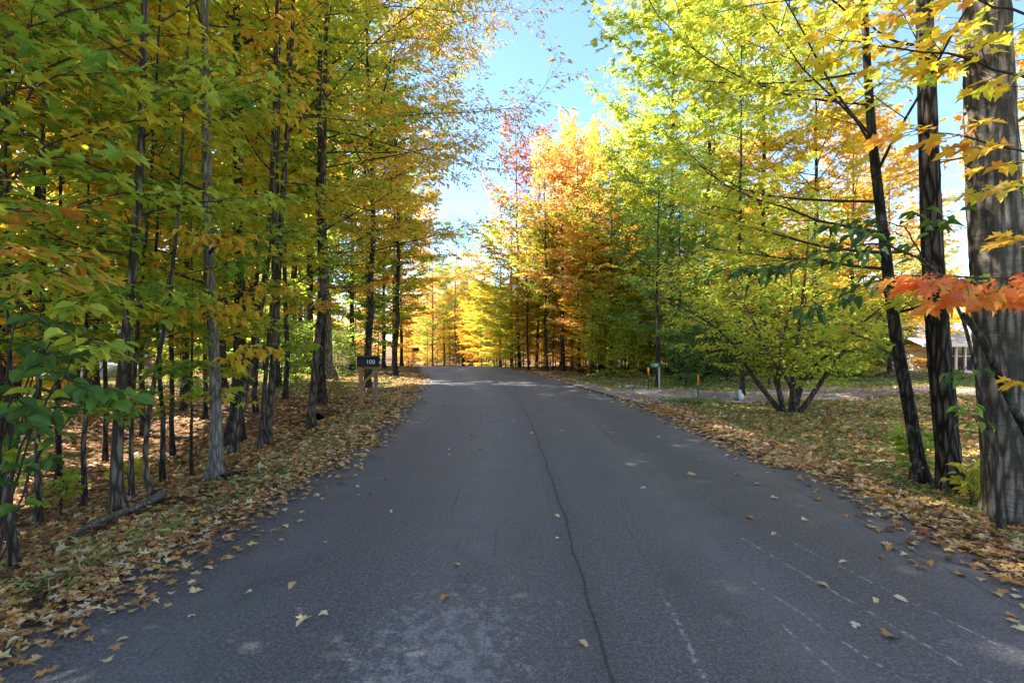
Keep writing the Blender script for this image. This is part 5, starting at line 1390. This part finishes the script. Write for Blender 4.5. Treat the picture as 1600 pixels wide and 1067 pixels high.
while n < 250:
    y = 2.5 / (rs.uniform(.12, 1.0)); side = rs.random()
    if side < .45: x = eL(y) + rs.exponential(.38) - .12; lab = "fallen leaf near the left edge of the asphalt"; gp = "loose leaves along the left edge of the asphalt"
    elif side < .93: x = eR(y) - rs.exponential(.55) + .12; lab = "fallen leaf near the right edge of the asphalt"; gp = "loose leaves along the right edge of the asphalt"
    else: x = rs.uniform(eL(y) + .8, eR(y) - .8); lab = "fallen leaf in the middle of the road"; gp = "loose leaves in the middle of the road"
    if not (eL(y) - .15 < x < eR(y) + .15) or y > 20: continue
    if side >= .93 and rs.random() < .5: continue
    T, key = (T_MAPLE, 'fallen') if rs.random() < .5 else (T_OVATE, 'fo')
    k_ = int(rs.choice([1, 2, 3, 3, 4, 4])); kn = 'maple' if T is T_MAPLE else 'oval'
    cn = {1: 'light brown', 2: 'orange', 3: 'tan', 4: 'cream'}[k_]; fn = 'close by' if y < 5 else ('a few metres off' if y < 9 else 'far along')
    fallen(x, y, rs.uniform(.045, .09), k_, lab.replace('pale fallen leaf', 'fallen leaf').replace('fallen leaf', cn + ' ' + kn + ' leaf') + ', ' + fn, T, key, gp); n += 1

# ------------------------------------------------------------------ labels of the trees that come in numbers
CN = {'green': 'green', 'deep': 'dark green', 'lime': 'lime green', 'yellow': 'yellow', 'gold': 'golden', 'orange': 'orange', 'mixed': 'green and orange', 'pale': 'pale green', 'needle': 'dark green', 'red': 'red', 'purple': 'purple'}
MN = {v.name: k for k, v in LM.items()}
for o in list(C.objects):
    if o.parent is not None or o.get('category') not in ('tree', 'shrub') or not o.get('group'): continue
    cr_ = [c_ for c_ in o.children if c_.name.startswith('crown')][0]
    pal = MN[cr_.material_slots[0].material.name]; h_ = max(v_[2] for v_ in cr_.bound_box) * o.scale[2]
    size = 'knee high' if h_ < .8 else 'low' if h_ < 2 else 'small' if h_ < 5 else 'middling' if h_ < 8 else 'tall' if h_ < 12 else 'very tall'
    x_, y_ = o.location[0], o.location[1]; p_ = 800 + x_ / max(y_, .5) * 800
    lm_ = [(0, 'near the left border'), (150, 'by the brick house'), (337, 'behind the pale flared ash'), (430, 'behind the paired stems'), (510, 'by the big old trunk'), (580, 'behind the near mailbox'), (645, 'by the far mailbox'),
           (715, 'in the far gap of the road'), (775, 'at the outer bend'), (825, 'below the purple maples'), (885, 'among the orange maples'), (950, 'left of the pale ash'), (1030, 'behind the number sign'), (1130, 'behind the yew bush'),
           (1235, 'behind the many stemmed bush'), (1320, 'at the lawn corner'), (1432, 'behind the leaning maple'), (1500, 'by the white house'), (1600, 'near the right border')]
    w_ = min(lm_, key=lambda q: abs(q[0] - p_))[1]
    dn = 'front row' if y_ < 20 else 'second row' if y_ < 30 else 'back row' if y_ < 60 else 'far row'
    if 'just outside' in o['label']: o['label'] = CN[pal] + ' ' + size + ' ' + o['label']
    else: o['label'] = CN[pal] + ' ' + size + (' shrub' if o['category'] == 'shrub' else ' slim tree' if 'slim' in o.name else ' tree') + ' ' + w_ + ', ' + dn

# things that really look alike and stand in one row share their label and one group
from collections import defaultdict
same = defaultdict(list)
for o in C.objects:
    if o.parent is None and o.get('label') and o.get('category') in ('tree', 'shrub'): same[o['label']].append(o)
for lab, os_ in same.items():
    if len(os_) > 1:
        os_.sort(key=lambda o: (o.location[0] / max(o.location[1], .5)))
        if len(os_) == 2: ws = ['left one', 'right one']
        elif len(os_) == 3: ws = ['left one', 'middle one', 'right one']
        else: ws = None
        for i_, o in enumerate(os_):
            if ws and len((lab + ' ' + ws[i_]).split()) <= 16: o['label'] = lab + ', ' + ws[i_]
            elif not ws: o['group'] = lab.replace(',', '') + ' cluster'
